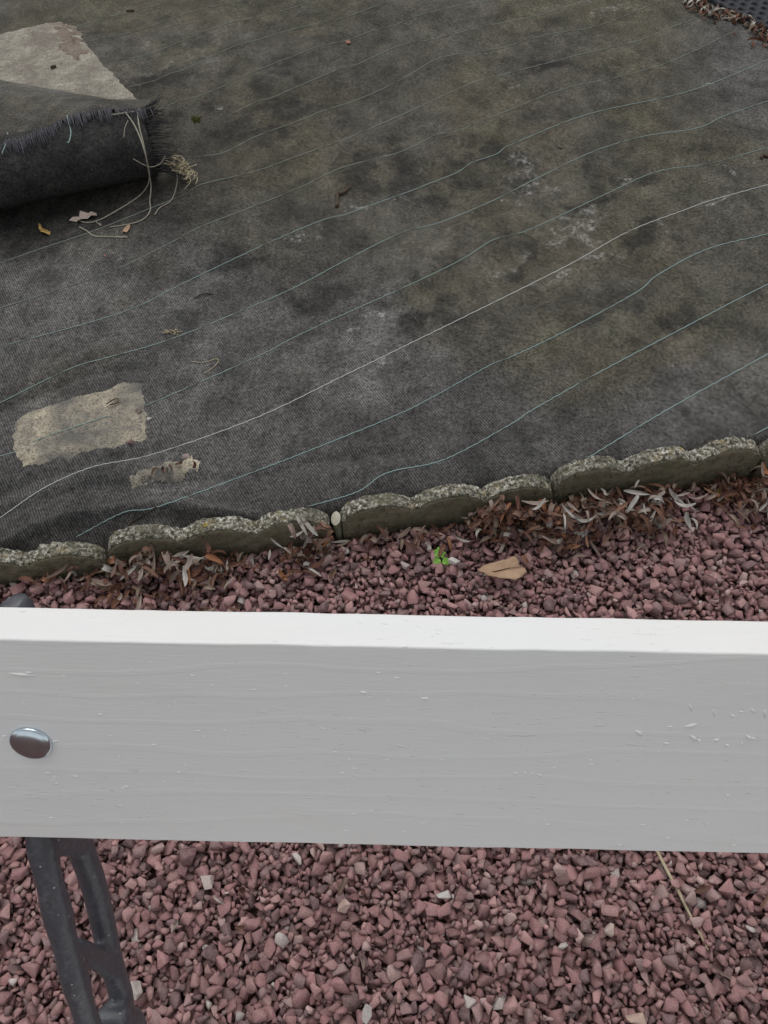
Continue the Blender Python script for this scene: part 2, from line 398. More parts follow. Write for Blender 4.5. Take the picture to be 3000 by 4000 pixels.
# ------------------------------------------------------------------ fabric: traced tracer threads and height field
TH = {   # photo pixels along each coloured tracer thread, near to far
 0: [(2940,1702),(3000,1669)],
 1: [(2295,1790),(2609,1600),(3000,1383)],
 2: [(1202,1980),(1392,1924),(1482,1863),(1555,1836),(1741,1794),(2000,1655),(2078,1603),(2350,1450),(2636,1299),(2842,1190),(3000,1110)],
 3: [(298,2099),(482,2003),(621,1979),(1000,1841),(1223,1755),(1542,1625),(1699,1547),(1910,1429),(2000,1393),(2198,1299),(2484,1143),(2570,1074),(2762,974),(3000,914)],
 4: [(0,2024),(175,1906),(362,1825),(603,1774),(1000,1633),(1338,1471),(1603,1342),(1892,1200),(2218,1037),(2457,904),(2682,818),(2782,782),(3000,722)],
 5: [(0,1783),(60,1765),(169,1716),(410,1635),(585,1578),(1000,1396),(1127,1330),(1241,1275),(1362,1220),(1603,1112),(1802,1015),(1928,937),(2059,901),(2338,772),(2563,672),(2775,639),(3000,576)],
 6: [(0,1575),(157,1496),(301,1430),(422,1397),(663,1327),(1000,1191),(1175,1112),(1338,1024),(1561,913),(1723,868),(1928,783),(2119,686),(2324,590),(2517,533),(2722,501),(2832,452),(3000,395)],
 7: [(0,1355),(338,1264),(530,1201),(681,1125),(1000,972),(1247,865),(1350,838),(1452,801),(1603,747),(1663,723),(1784,675),(1844,636),(1940,602),(2000,564),(2289,449),(2603,380),(2772,329),(3000,235)],
 8: [(0,1204),(229,1132),(452,1053),(651,957),(784,887),(1000,803),(1181,729),(1332,657),(1518,608),(1603,578),(1711,524),(1784,512),(2000,426),(2199,350),(2512,277),(2693,208),(2880,115)],
 9: [(0,1029),(151,975),(362,904),(603,808),(735,753),(790,720),(1000,669),(1157,612),(1374,533),(1603,434),(1844,325),(2000,283),(2277,211),(2482,163),(2603,115),(2729,69)],
 10: [(771,615),(880,594),(1000,534),(1181,467),(1259,434),(1392,392),(1530,331),(1597,295),(1723,226),(1928,193),(2000,175),(2151,133),(2313,108),(2470,51),(2585,0)],
 11: [(904,446),(1000,399),(1060,383),(1151,344),(1301,280),(1386,256),(1555,181),(1693,154),(1844,115),(2000,82),(2102,60),(2301,0)],
 12: [(639,416),(814,362),(1000,277),(1139,223),(1247,181),(1350,160),(1452,121),(1524,105),(1639,60),(1784,24),(1904,3)],
 13: [(506,341),(603,316),(663,289),(729,268),(916,181),(1000,158),(1151,112),(1332,72),(1470,24),(1555,0)],
 14: [(416,235),(542,223),(663,181),(784,130),(904,87),(1000,67),(1145,30),(1205,6)],
 15: [(325,166),(512,127),(633,87),(753,45),(934,3)],
 16: [(283,108),(450,62),(633,15)]}

def seg_dist(px, py, poly):
    """distance in pixels to a pixel polyline"""
    best = np.full(np.shape(px), 1e9)
    for (x0, y0), (x1, y1) in zip(poly[:-1], poly[1:]):
        dx, dy = x1 - x0, y1 - y0; L = dx * dx + dy * dy
        t = np.clip(((px - x0) * dx + (py - y0) * dy) / L, 0, 1)
        best = np.minimum(best, np.hypot(px - x0 - t * dx, py - y0 - t * dy))
    return best
def world_poly(poly): return [tuple(pw(x, y, 0.065)[:2]) for x, y in poly]
FOLDS = [  # world polyline of a fold, half width (m), height (m)
 (world_poly([(-250, 2190), (20, 2100), (120, 2050), (300, 1995), (480, 1978), (640, 1965), (850, 1985), (980, 2010)]), 0.017, 0.026),
 (world_poly([(-200, 1990), (150, 1850), (330, 1790), (600, 1745)]), 0.018, -0.012),
 (world_poly([(-100, 1610), (150, 1520), (300, 1455), (520, 1420)]), 0.013, -0.012),
 (world_poly([(-100, 1540), (150, 1455), (300, 1385), (520, 1345)]), 0.024, 0.010),
 (world_poly([(-200, 2080), (60, 1960), (330, 1880), (640, 1865), (900, 1850)]), 0.016, -0.012),
 (world_poly([(-100, 1340), (330, 1285), (520, 1225)]), 0.014, -0.006),
 (world_poly([(1440, 425), (1560, 330), (1680, 262), (1760, 235)]), 0.006, -0.003),
 (world_poly([(620, 760), (900, 690), (1200, 600)]), 0.025, 0.004),
 (world_poly([(1000, 1850), (1300, 1790), (1620, 1770)]), 0.018, -0.010),]
def fz(X, Y):
    """height of the fabric surface"""
    X = np.asarray(X, float); Y = np.asarray(Y, float)
    z = 0.063 + 0.020 * np.clip(X, -0.8, 1.6) * np.exp(-np.clip(Y - 1.0, 0, 9) / 1.5)
    a = X * 0.86 + Y * 0.51; b = -X * 0.51 + Y * 0.86            # along / across the threads
    z = z + 0.018 * (fbm(a * 2.1, b * 3.4, 5, 3) - 0.5) + 0.010 * (fbm(a * 5, b * 11, 9, 2) - 0.5)
    for poly, w, h in FOLDS:
        d = seg_dist(X, Y, poly); z = z + h * np.exp(-(d / w) ** 2)
    t = Y - kerb_back(X)
    z = z - 0.045 * np.exp(-np.clip(t, 0, 9) / (0.010 + 0.022 * sstep(-0.12, -0.34, X)))
    return z
def pf(x, y, dz=0.0):
    """photo pixel -> point on the fabric"""
    zs = np.linspace(0.125, 0.0, 126); q = np.array([pw(x, y, z) for z in (0.125, 0.0)])
    t = (0.125 - zs) / 0.125; X = q[0, 0] + (q[1, 0] - q[0, 0]) * t; Y = q[0, 1] + (q[1, 1] - q[0, 1]) * t
    h = fz(X, Y) - zs; k = int(np.argmax(h >= 0)) if (h >= 0).any() else 60
    z = zs[k] if k == 0 else zs[k - 1] + (zs[k] - zs[k - 1]) * (-h[k - 1]) / (h[k] - h[k - 1] + 1e-12)
    p = pw(x, y, z); p[2] = z + dz
    return p

# thread phase lookup (so the weave runs with the threads)
PXS = np.arange(-1500, 4600, 50.0); tabs = []
for i in range(17):
    p = np.array(TH[i], float); s0 = -0.40; s1 = -0.40
    y = np.interp(PXS, p[:, 0], p[:, 1])
    y = np.where(PXS < p[0, 0], p[0, 1] + (PXS - p[0, 0]) * s0, y)
    y = np.where(PXS > p[-1, 0], p[-1, 1] + (PXS - p[-1, 0]) * s1, y)
    tabs.append(y)
tab = np.array(tabs)
for i in range(15, -1, -1): tab[i] = np.maximum(tab[i], tab[i + 1] + 25)
ext_lo = [tab[0] + 250 * k for k in (6, 5, 4, 3, 2, 1)]; ext_hi = [tab[16] - 60 * k for k in range(1, 9)]
tab = np.vstack(ext_lo + [tab] + ext_hi)                        # descending y, increasing phase
def phase(px, py):
    px = np.clip(px, PXS[0], PXS[-1] - 1); f = (px - PXS[0]) / 50.0; i = f.astype(int); f = f - i
    out = np.zeros_like(px)
    Yt = tab[:, i] * (1 - f) + tab[:, i + 1] * f
    n = Yt.shape[0]
    for k in range(n - 1):
        m = (py <= Yt[k]) & (py > Yt[k + 1])
        out = np.where(m, k + (Yt[k] - py) / (Yt[k] - Yt[k + 1]), out)
    return np.where(py <= Yt[-1], n - 1, out)

def build_fabric():
    xs = np.concatenate([np.arange(-3.0, -1.56, 0.06), np.arange(-1.55, 1.551, 0.0052), np.arange(1.6, 3.1, 0.06)])
    ts = np.concatenate([np.arange(0, 2.40, 0.0052), np.arange(2.44, 4.4, 0.06)])
    Xg, T = np.meshgrid(xs, ts); Yg = kerb_back(Xg) - 0.002 + T
    X = Xg.ravel(); Y = Yg.ravel(); Z = fz(X, Y)
    me = np_mesh('weed_fabric', np.stack([X, Y, Z], 1), grid_faces(len(xs), len(ts)))
    px, py = px_of(X, Y, np.full_like(X, 0.065))
    ph = phase(px, py)
    u = X * 0.86 + Y * 0.51
    set_uv(me, np.stack([u, ph * 0.150], 1))
    # stains, plus shade painted in below the roll
    w1 = (fbm(X * 7, Y * 7, 31, 4) - 0.5); w2 = (fbm(X * 7, Y * 7, 57, 4) - 0.5)
    h1 = fbm(X * 26, Y * 26, 33, 4) - 0.5; h2 = fbm(X * 26, Y * 26, 59, 4) - 0.5
    qx = px + w1 * 280 + h1 * 130; qy = py + w2 * 210 + h2 * 90
    def blob(cx, cy, rx, ry, ang=-22, soft=0.55):
        a = math.radians(ang); dx = qx - cx; dy = qy - cy
        ex = (dx * math.cos(a) + dy * math.sin(a)) / rx; ey = (-dx * math.sin(a) + dy * math.cos(a)) / ry
        return 1 - sstep(1 - soft, 1 + soft, np.hypot(ex, ey))
    n = fbm(X * 3.2, Y * 3.2, 71, 4)
    olive = sstep(1500, 700, py + (px - 1500) * -0.22 + (n - 0.5) * 900) * (0.55 + 0.45 * sstep(0.35, 0.6, n))
    for b in ((2300, 900, 600, 260), (1750, 1120, 220, 130), (2000, 640, 420, 160), (1400, 650, 300, 120), (2500, 1350, 420, 170), (2600, 620, 400, 150), (2150, 1330, 260, 120)):
        olive = np.maximum(olive, 0.85 * blob(*b))
    olive = np.maximum(olive, 0.55 * sstep(0.50, 0.68, fbm(X * 5, Y * 5, 91, 4)) * sstep(1750, 1300, py))
    olive *= 1 - 0.9 * sstep(2500, 2900, px) * sstep(700, 250, py)
    dark = np.zeros_like(X)
    for b in ((1480, 690, 190, 75, 5), (1680, 800, 90, 45, 0), (1800, 640, 60, 40), (1900, 690, 150, 70), (1010, 330, 260, 70), (980, 500, 220, 70), (560, 470, 130, 60),
              (2090, 1020, 60, 55), (2500, 930, 70, 35), (1700, 1250, 130, 50), (1560, 1300, 90, 40), (2380, 1240, 110, 40), (2600, 1290, 120, 40), (1250, 1130, 170, 60), (880, 1010, 160, 45), (1700, 1060, 130, 55),
              (2280, 840, 80, 30), (1880, 540, 120, 40), (620, 330, 120, 50), (2450, 700, 120, 40), (2100, 250, 160, 30), (1180, 430, 150, 60)):
        dark = np.maximum(dark, 0.88 * blob(*b))
    dark = np.maximum(dark, 0.5 * sstep(0.56, 0.74, fbm(X * 8, Y * 8, 41, 4)) * sstep(1900, 1200, py))
    dark = dark * (0.30 + 0.70 * sstep(0.36, 0.58, fbm(X * 15, Y * 15, 43, 5)))
    dark = np.maximum(dark, 0.42 * blob(1000, 450, 560, 190, -18, 0.8) * (0.5 + 0.5 * sstep(0.4, 0.6, fbm(X * 9, Y * 9, 47, 4))))
    dark = np.maximum(dark, 0.95 * blob(200, 850, 620, 90, -10, 0.7))  # shadow and dirt below the roll, painted dark into the fabric colour
    white = np.zeros_like(X)
    for b in ((1950, 612, 70, 14, -4), (2010, 640, 70, 40), (1995, 680, 60, 35), (2110, 715, 38, 18), (1990, 805, 26, 22), (2245, 872, 34, 14), (2290, 885, 40, 18), (2250, 920, 60, 30), (2210, 1075, 18, 14),
              (2100, 700, 50, 14), (2420, 700, 60, 20), (2340, 985, 70, 35), (2160, 1090, 55, 24), (2010, 1020, 55, 30), (1450, 812, 26, 10), (1110, 870, 40, 14), (1245, 890, 30, 8), (1720, 518, 50, 12), (1610, 575, 24, 10),
              (1520, 605, 24, 9), (2860, 650, 40, 6), (2820, 655, 22, 5), (2840, 700, 26, 6), (2340, 20, 45, 12, 30), (2385, 42, 30, 10, 35), (1390, 820, 20, 8), (1950, 402, 24, 14), (880, 372, 14, 9), (2170, 160, 26, 6),
              (2610, 905, 20, 8), (2740, 350, 26, 8), (2850, 820, 18, 10), (1530, 1480, 60, 20), (1420, 1280, 30, 10), (560, 1055, 30, 14), (1550, 745, 12, 7), (1115, 865, 26, 10), (620, 250, 40, 20)):
        cx, cy, rx, ry = b[:4]; white = np.maximum(white, blob(cx, cy, rx, ry, b[4] if len(b) > 4 else -22, 0.6) * (1.0 if rx < 36 else 0.72))
    dust = 0.25 + 0.5 * sstep(0.45, 0.7, fbm(X * 2.4, Y * 2.4, 13, 4))
    for b in ((250, 1250, 420, 170), (1500, 1480, 300, 150), (700, 1180, 300, 120), (1650, 1000, 260, 120), (150, 1480, 260, 90), (900, 1330, 330, 90), (1400, 1350, 380, 110), (820, 130, 300, 70), (520, 130, 200, 50), (1000, 260, 200, 60)):
        dust = np.maximum(dust, 0.95 * blob(*b, -22, 0.8))
    dust *= sstep(2150, 1750, py) * 0.85 + 0.15
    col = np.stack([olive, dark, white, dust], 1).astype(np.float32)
    at = me.attributes.new('stain_shade', 'FLOAT_COLOR', 'POINT'); at.data.foreach_set('color', np.clip(col, 0, 1).ravel())
    o = link_mesh('weed_fabric', me, M['fabric'], None, True)
    return tag(o, 'dark grey woven weed fabric with coloured threads covering the ground behind the edging', 'ground fabric')
fabric = build_fabric()
for i, poly in TH.items():
    pts = list(poly)
    def ext(p, q, tgt): return (tgt, p[1] + (tgt - p[0]) * (p[1] - q[1]) / (p[0] - q[0]))
    if pts[0][0] == 0: pts = [ext(pts[0], pts[1], -260)] + pts
    if pts[-1][0] == 3000: pts = pts + [ext(pts[-1], pts[-2], 3280)]
    pts = smooth_path(pts, 34 * (len(pts)) // 2 + 10)
    P = [pf(x, y, 0.0052 if (i == 5 and 130 < x < 430) else 0.0007) for x, y in pts]
    P = [p + np.array([0, 0.0008 * math.sin(k * 2.1), 0]) for k, p in enumerate(P)]
    V, F = tube_geo(P, 0.00115, 5)
    o = mesh_obj('tracer_thread', V, F, M['white_thread' if i == 4 else ('teal' if i < 4 else 'mid_thread' if i < 8 else 'pale')], fabric, True)
    if i == 4: o['label'] = 'whitish tracer thread'

# ------------------------------------------------------------------ concrete edging blocks
def build_edging(k, e, label):
    (x0, y0), (x1, y1), zc = e
    L = math.hypot(x1 - x0, y1 - y0); ang = math.atan2(y1 - y0, x1 - x0)
    nl, nt_, nz = 150, 15, 34
    dep = 0.032; zb = -0.055
    s = np.linspace(0, 1, nl)
    def top(sv):
        f = (sv * 3) % 1.0; f = np.where(sv >= 1, 1.0, f)
        return zc - dep * (np.abs(2 * f - 1) ** 2.1)
    V = []; LI = []; F = []
    # closed ring of profile points across the block: front bottom -> front top -> back top -> back bottom
    ring = [(0.0, v, 0) for v in np.linspace(0, 1, nz)] + [(t, 1.0, 1) for t in np.linspace(0, 1, nt_)[1:-1]] + [(1.0, v, 2) for v in np.linspace(1, 0, nz)[::1]]
    nr = len(ring)
    for i, sv in enumerate(s):
        tz = float(top(sv))
        for (t, v, side) in ring:
            z = zb + (tz - zb) * v; y = KT * t; x = L * sv
            edge = min(t, 1 - t) * KT
            # rounded arrises on top and at the ends
            if side == 1: z -= 0.006 * math.exp(-edge / 0.004)
            elif v > 0.9: 
                d = (tz - z); y += (0.004 * math.exp(-d / 0.004)) * (1 if side == 0 else -1); z -= 0.006 * math.exp(-d / 0.003)
            de = min(sv, 1 - sv) * L; z -= 0.014 * math.exp(-de / 0.006) * (1 if v > 0.6 else 0)
            V.append((x, y, z)); LI.append(1.0 if side == 1 else float(np.clip(1 - (tz - z - 0.001) / 0.004, 0, 1)) if side == 0 else 0.6)
    V = np.array(V); LI = np.array(LI)
    sd = 100 + 13 * k
    a = fbm(V[:, 0] * 60 + V[:, 1] * 23, V[:, 2] * 60 + V[:, 1] * 60, sd, 3) - 0.5
    b = fbm(V[:, 0] * 130 + V[:, 1] * 70, V[:, 2] * 130 - V[:, 1] * 120, sd + 5, 3) - 0.5
    upper = LI
    V[:, 2] += (0.009 * a + 0.007 * b) * upper
    V[:, 1] += (0.004 * a + 0.0035 * b) * np.where(LI > 0.3, 1.0, 0.55)
    for i in range(nl - 1):
        for j in range(nr - 1):
            F.append((i * nr + j, (i + 1) * nr + j, (i + 1) * nr + j + 1, i * nr + j + 1))
        F.append((i * nr + nr - 1, (i + 1) * nr + nr - 1, (i + 1) * nr, i * nr))
    F.append(tuple(range(nr))); F.append(tuple((nl - 1) * nr + j for j in range(nr - 1, -1, -1)))
    o = mesh_obj('concrete_edging', V, F, M['concrete'], None, True)
    at = o.data.attributes.new('lichen', 'FLOAT', 'POINT'); at.data.foreach_set('value', LI.astype(np.float32))
    o.location = (x0, y0, 0); o.rotation_euler = (0, 0, ang)
    tag(o, label, 'edging', 'scalloped concrete edging blocks')
ELAB = ['scalloped concrete edging block outside the left edge of the picture',
        'scalloped concrete edging block at the far left, partly behind the bench knob',
        'lichened scalloped edging block to the left of the wooden peg, with black fabric bulging behind',
        'lichened scalloped edging block to the right of the wooden peg, behind the green seedling',
        'tallest scalloped edging block at the right with the leaf heap at its left foot',
        'scalloped edging block just past the right edge of the picture',
        'scalloped edging block farthest right, well outside the picture']
for k, e in enumerate(EDG): build_edging(k, e, ELAB[k])

# cut branch wedged upright in the gap between two blocks
pegp = np.array([-0.097, 0.829]); pr = thing('wooden_peg', 'cut branch stub with pale slanted top standing in the gap between edging blocks', 'peg', (pegp[0], pegp[1], 0))
def peg():
    n = 14; V = []; F = []; lv = [(-0.05, 0.0082), (-0.01, 0.0088), (0.015, 0.0085), (0.030, 0.0096), (0.05, 0.0098), (0.07, 0.0100)]
    for z, r in lv:
        for k in range(n):
            a = 2 * math.pi * k / n; lean = 0.05 * z
            x = r * math.cos(a) - lean; y = r * math.sin(a) * 1.1
            zz = z + (0.9 * y + 0.35 * x if z > 0.06 else 0)
            V.append((x, y, zz + 0.0006 * math.sin(5 * a + z * 90)))
    for i in range(len(lv) - 1):
        for k in range(n): F.append((i * n + k, i * n + (k + 1) % n, (i + 1) * n + (k + 1) % n, (i + 1) * n + k))
    mesh_obj('stem', V, F, M['peg_bark'], pr, True)
    top = V[-n:]; c = np.mean(np.array(top), 0)
    mesh_obj('cut_face', [tuple(np.array(v) + (0, 0, 0.0004)) for v in top] + [tuple(c + (0, 0, 0.0022))], [(k, (k + 1) % n, n) for k in range(n)], M['cut_wood'], pr, False)
peg()

# ------------------------------------------------------------------ gravel, dropped stone by stone on a height map
def hull_shapes(count, npts, bev=True):
    out = []
    for _ in range(count):
        bm = bmesh.new()
        el = np.array([1.0, RNG.uniform(0.62, 0.95), RNG.uniform(0.42, 0.75)])
        for _k in range(npts):
            d = RNG.normal(size=3); d /= np.linalg.norm(d)
            d = d / (np.abs(d) ** 3.2).sum() ** (1 / 3.2) * RNG.uniform(0.80, 1.0)
            bm.verts.new(tuple(d * el))
        r = bmesh.ops.convex_hull(bm, input=bm.verts)
        bmesh.ops.delete(bm, geom=[g for g in r['geom_interior'] if isinstance(g, bmesh.types.BMVert)], context='VERTS')
        bmesh.ops.dissolve_limit(bm, angle_limit=math.radians(16), verts=bm.verts, edges=bm.edges)
        if bev: bmesh.ops.bevel(bm, geom=list(bm.edges), offset=0.045, segments=1, affect='EDGES', clamp_overlap=True)
        bmesh.ops.triangulate(bm, faces=bm.faces)
        bm.verts.ensure_lookup_table(); bm.verts.index_update()
        V = np.array([v.co[:] for v in bm.verts]); F = np.array([[v.index for v in f.verts] for f in bm.faces])
        V /= np.abs(V).max(); out.append((V, F)); bm.free()
    return out
SH = hull_shapes(46, 11); SHL = hull_shapes(40, 10, False)      # worn edges for the larger stones only
GX0, GX1, GY0, CELL = -1.25, 1.30, -0.40, 0.004
NXG = int((GX1 - GX0) / CELL); NYG = int((1.12 - GY0) / CELL)
HM = np.full((NYG, NXG), -0.030)
def rand_rot(tilt):
    a = RNG.uniform(0, 2 * math.pi); ax = RNG.uniform(0, 2 * math.pi); t = RNG.normal() * tilt
    Rz = np.array([[math.cos(a), -math.sin(a), 0], [math.sin(a), math.cos(a), 0], [0, 0, 1]])
    u = np.array([math.cos(ax), math.sin(ax), 0]); K = np.array([[0, 0, u[1]], [0, 0, -u[0]], [-u[1], u[0], 0]])
    return (np.eye(3) + math.sin(t) * K + (1 - math.cos(t)) * K @ K) @ Rz
def patch(x, y, r):
    i0 = max(0, int((x - r - GX0) / CELL)); i1 = min(NXG, int((x + r - GX0) / CELL) + 1)
    j0 = max(0, int((y - r - GY0) / CELL)); j1 = min(NYG, int((y + r - GY0) / CELL) + 1)
    return i0, i1, j0, j1
def drop(x, y, r, hz, sink=0.35):
    """rest a stone of radius r and half height hz on the pile; returns its centre height"""
    i0, i1, j0, j1 = patch(x, y, r * 0.8)
    if i1 <= i0 or j1 <= j0: return None
    P = HM[j0:j1, i0:i1]; base = P.mean() * 0.55 + P.max() * 0.45
    zc = base + hz * (1 - sink)
    ys = GY0 + (np.arange(j0, j1) + 0.5) * CELL - y; xs = GX0 + (np.arange(i0, i1) + 0.5) * CELL - x
    d2 = (xs[None, :] ** 2 + ys[:, None] ** 2) / (r * 0.85) ** 2
    topz = zc + hz * 0.9 * np.sqrt(np.clip(1 - d2, 0, 1)); m = d2 < 1
    P[m] = np.maximum(P[m], topz[m])
    return zc
stones = []
def make_gravel(N):
    Vs = []; Fs = []; Cs = []; off = 0
    xy = np.stack([RNG.uniform(GX0 + 0.02, GX1 - 0.02, (N, 5)), RNG.uniform(GY0 + 0.02, 1.10, (N, 5))], 2)
    kf = kerb_front(xy[..., 0])
    rad = np.clip(RNG.lognormal(math.log(0.0073), 0.36, N), 0.0040, 0.0165)
    for n in range(N):
        best = None
        for c in range(5):
            x, y = xy[n, c]
            if y > kf[n, c] - rad[n] * 0.8: continue
            h = HM[int((y - GY0) / CELL), int((x - GX0) / CELL)]
            if best is None or h < best[0]: best = (h, x, y)
        if best is None or best[0] > -0.004 + 0.003 * math.sin(best[1] * 9): continue
        _, x, y = best; r = rad[n]
        lst = SH if (r > 0.0090 and abs(x) < 0.85) else SHL
        V, F = lst[RNG.integers(len(lst))]
        W_ = (V * r) @ rand_rot(0.55).T
        hz = np.abs(W_[:, 2]).max()
        zc = drop(x, y, r, hz)
        if zc is None: continue
        Vs.append(W_ + (x, y, zc)); Fs.append(F + off); off += len(V)
        q = RNG.random(); g = RNG.normal() * 0.16
        if q < 0.012: c = np.array([0.50, 0.45, 0.42]) * (1 + g)
        elif q < 0.065: c = np.array([0.45, 0.315, 0.295]) * (1 + g)
        elif q < 0.15: c = np.array([0.17, 0.105, 0.108]) * (1 + g)
        elif q < 0.30: c = np.array([0.28, 0.182, 0.177]) * (1 + g)
        elif q < 0.52: c = np.array([0.39, 0.228, 0.219]) * (1 + g)
        else: c = np.array([0.305, 0.162, 0.163]) * (1 + g) + np.array([1, 0.45, 0.4]) * RNG.normal() * 0.02
        Cs.append(np.repeat([np.append(np.clip(c, 0.02, 0.8), 1.0)], len(V), 0))
    me = np_mesh('gravel', np.vstack(Vs), np.vstack(Fs))
    at = me.attributes.new('tint', 'FLOAT_COLOR', 'POINT'); at.data.foreach_set('color', np.vstack(Cs).astype(np.float32).ravel())
    o = link_mesh('gravel', me, M['gravel'])
    tag(o, 'loose reddish brown crushed stone gravel under the bench and before the edging', 'gravel', kind='stuff')
    print('stones', len(Vs), 'tris', off)
make_gravel(85000)
def gz(x, y):
    i = int((x - GX0) / CELL); j = int((y - GY0) / CELL)
    if 0 <= i < NXG and 0 <= j < NYG: return float(HM[j, i])
    return 0.0
def pg(x, y):
    p = pw(x, y, 0.0); z = gz(p[0], p[1]); return pw(x, y, z)

# pale stones that stand out of the red gravel
STN = [((1729, 3498), 0.013, (0.54, 0.52, 0.49), 'white chipped stone near the middle of the foreground gravel'),
       ((820, 3453), 0.012, (0.50, 0.42, 0.38), 'small blocky cream stone right of the iron bench end'),
       ((2475, 3975), 0.017, (0.52, 0.38, 0.31), 'blocky peach coloured stone at the bottom edge right of centre'),
       ((1430, 3962), 0.013, (0.48, 0.46, 0.44), 'pale grey rounded stone at the bottom edge, left of centre'),
       ((2385, 3632), 0.011, (0.50, 0.40, 0.35), 'cream angular stone left of the long straw'),
       ((533, 3865), 0.014, (0.50, 0.45, 0.41), 'pale long stone touching the dark rear iron bar'),
       ((1345, 3540), 0.013, (0.46, 0.33, 0.29), 'light pink upright stone in the foreground gravel'),
       ((1580, 2197), 0.012, (0.50, 0.43, 0.40), 'cream stone left of the green seedling'),
       ((1772, 2200), 0.012, (0.58, 0.56, 0.52), 'whitish stone right of the green seedling'),
       ((2133, 3180), 0.012, (0.45, 0.40, 0.37), 'pale stone just under the plank')]
for (p, r, c, lab) in STN:
    w = pg(*p); V, F = SH[RNG.integers(len(SH))]; Wv = (V * r) @ rand_rot(0.3).T
    zc = drop(w[0], w[1], r, np.abs(Wv[:, 2]).max(), 0.45)
    if zc is None: continue
    o = mesh_obj('pale_stone', Wv, F, M['gravel'])
    at = o.data.attributes.new('tint', 'FLOAT_COLOR', 'POINT'); at.data.foreach_set('color', np.tile([*c, 1.0], len(V)).astype(np.float32))
    o.location = (w[0], w[1], zc); tag(o, lab, 'stone', 'pale stones in the red gravel')

# ------------------------------------------------------------------ bench: back plank on cast iron ends
R27 = math.radians(27.25); XI = -0.208
A = np.array([0.0, 0.1359, CAMZ - 0.3248])                       # top front edge of the plank at x = 0
YAW = math.radians(-1.15)
bench = thing('garden_bench', 'garden bench with white painted back plank bolted to dark cast iron ends', 'bench', (0, A[1], 0), YAW)
def bl(p): return np.array([p[0], p[1] - A[1], p[2]])            # world (unyawed) -> bench local
DN = np.array([0, -math.sin(R27), -math.cos(R27)]); BK = np.array([0, math.cos(R27), -math.sin(R27)])
PH, PT = 0.145, 0.025
def plank_mesh(name, L0, L1, H, T, parent, org, dn, bk, seed):
    """rounded plank along x; org = top front edge; uneven planed arrises"""
    nx = 260; prof = []
    r = 0.0012
    def arc(cx, cy, a0, a1):
        return [(cx + r * math.cos(math.radians(a)), cy + r * math.sin(math.radians(a))) for a in np.linspace(a0, a1, 4)]
    # (h down, t back)
    prof += [(h, 0.0) for h in np.linspace(H - r, r, 12)]
    prof += arc(r, r, 270, 180)[1:]
    prof += [(0.0, t) for t in np.linspace(r, T - r, 5)[1:]]
    prof += arc(r, T - r, 180, 90)[1:]
    prof += [(h, T) for h in np.linspace(r, H - r, 8)[1:]]
    prof += arc(H - r, T - r, 90, 0)[1:]
    prof += [(H, t) for t in np.linspace(T - r, r, 4)[1:]]
    prof += arc(H - r, r, 0, -90)[1:-1]
    n = len(prof); xs = np.linspace(L0, L1, nx); V = []; F = []
    for i, x in enumerate(xs):
        w = float(fbm(np.array([x * 25.0]), np.array([seed * 1.7]), seed, 4)[0] - 0.5)
        w2 = float(fbm(np.array([x * 70.0]), np.array([seed * 3.1]), seed + 3, 3)[0] - 0.5)
        for (h, t) in prof:
            e = 1.0 if (h > H - 2 * r or h < 2 * r) else 0.0
            hh = h + e * (0.0010 * w + 0.0006 * w2); tt = t
            V.append(org + np.array([x, 0, 0]) + dn * hh + bk * tt)
    for i in range(nx - 1):
        for j in range(n):
            j2 = (j + 1) % n; F.append((i * n + j, i * n + j2, (i + 1) * n + j2, (i + 1) * n + j))
    F.append(tuple(range(n - 1, -1, -1))); F.append(tuple((nx - 1) * n + j for j in range(n)))
    V = np.array(V)
    o = mesh_obj(name, V, F, M['paint'], parent, False)
    o.data.polygons.foreach_set('use_smooth', [True] * len(o.data.polygons))
    o.modifiers.new('wn', 'WEIGHTED_NORMAL')
    return o
plank = plank_mesh('back_plank', -0.285, 1.13, PH, PT, bench, bl(A), DN, BK, 11)
plank['label'] = 'white painted wooden back plank with raised grain'

def bolt(parent, X, h, name='bolt'):
    c = bl(A) + np.array([X, 0, 0]) + DN * h
    nrm = -BK; u = np.array([1.0, 0, 0]); v = np.cross(nrm, u); V = []; F = []; n = 40
    prof = [(0.0107, -0.0005), (0.0109, 0.0008), (0.0106, 0.0016), (0.0100, 0.0020), (0.0096, 0.0021), (0.0085, 0.0025), (0.0070, 0.0028), (0.0050, 0.00305), (0.0025, 0.0032), (0.0006, 0.00322)]
    for r, hgt in prof:
        for k in range(n):
            a = 2 * math.pi * k / n; V.append(c + (u * math.cos(a) + v * math.sin(a)) * r + nrm * hgt)
    for i in range(len(prof) - 1):
        for k in range(n): F.append((i * n + k, i * n + (k + 1) % n, (i + 1) * n + (k + 1) % n, (i + 1) * n + k))
    F.append(tuple((len(prof) - 1) * n + k for k in range(n)))
    o = mesh_obj(name, V, F, M['zinc'], parent, True); o['label'] = 'shiny domed carriage bolt head'
bolt(plank, -0.1815, 0.0680); bolt(plank, 1.035, 0.0680)

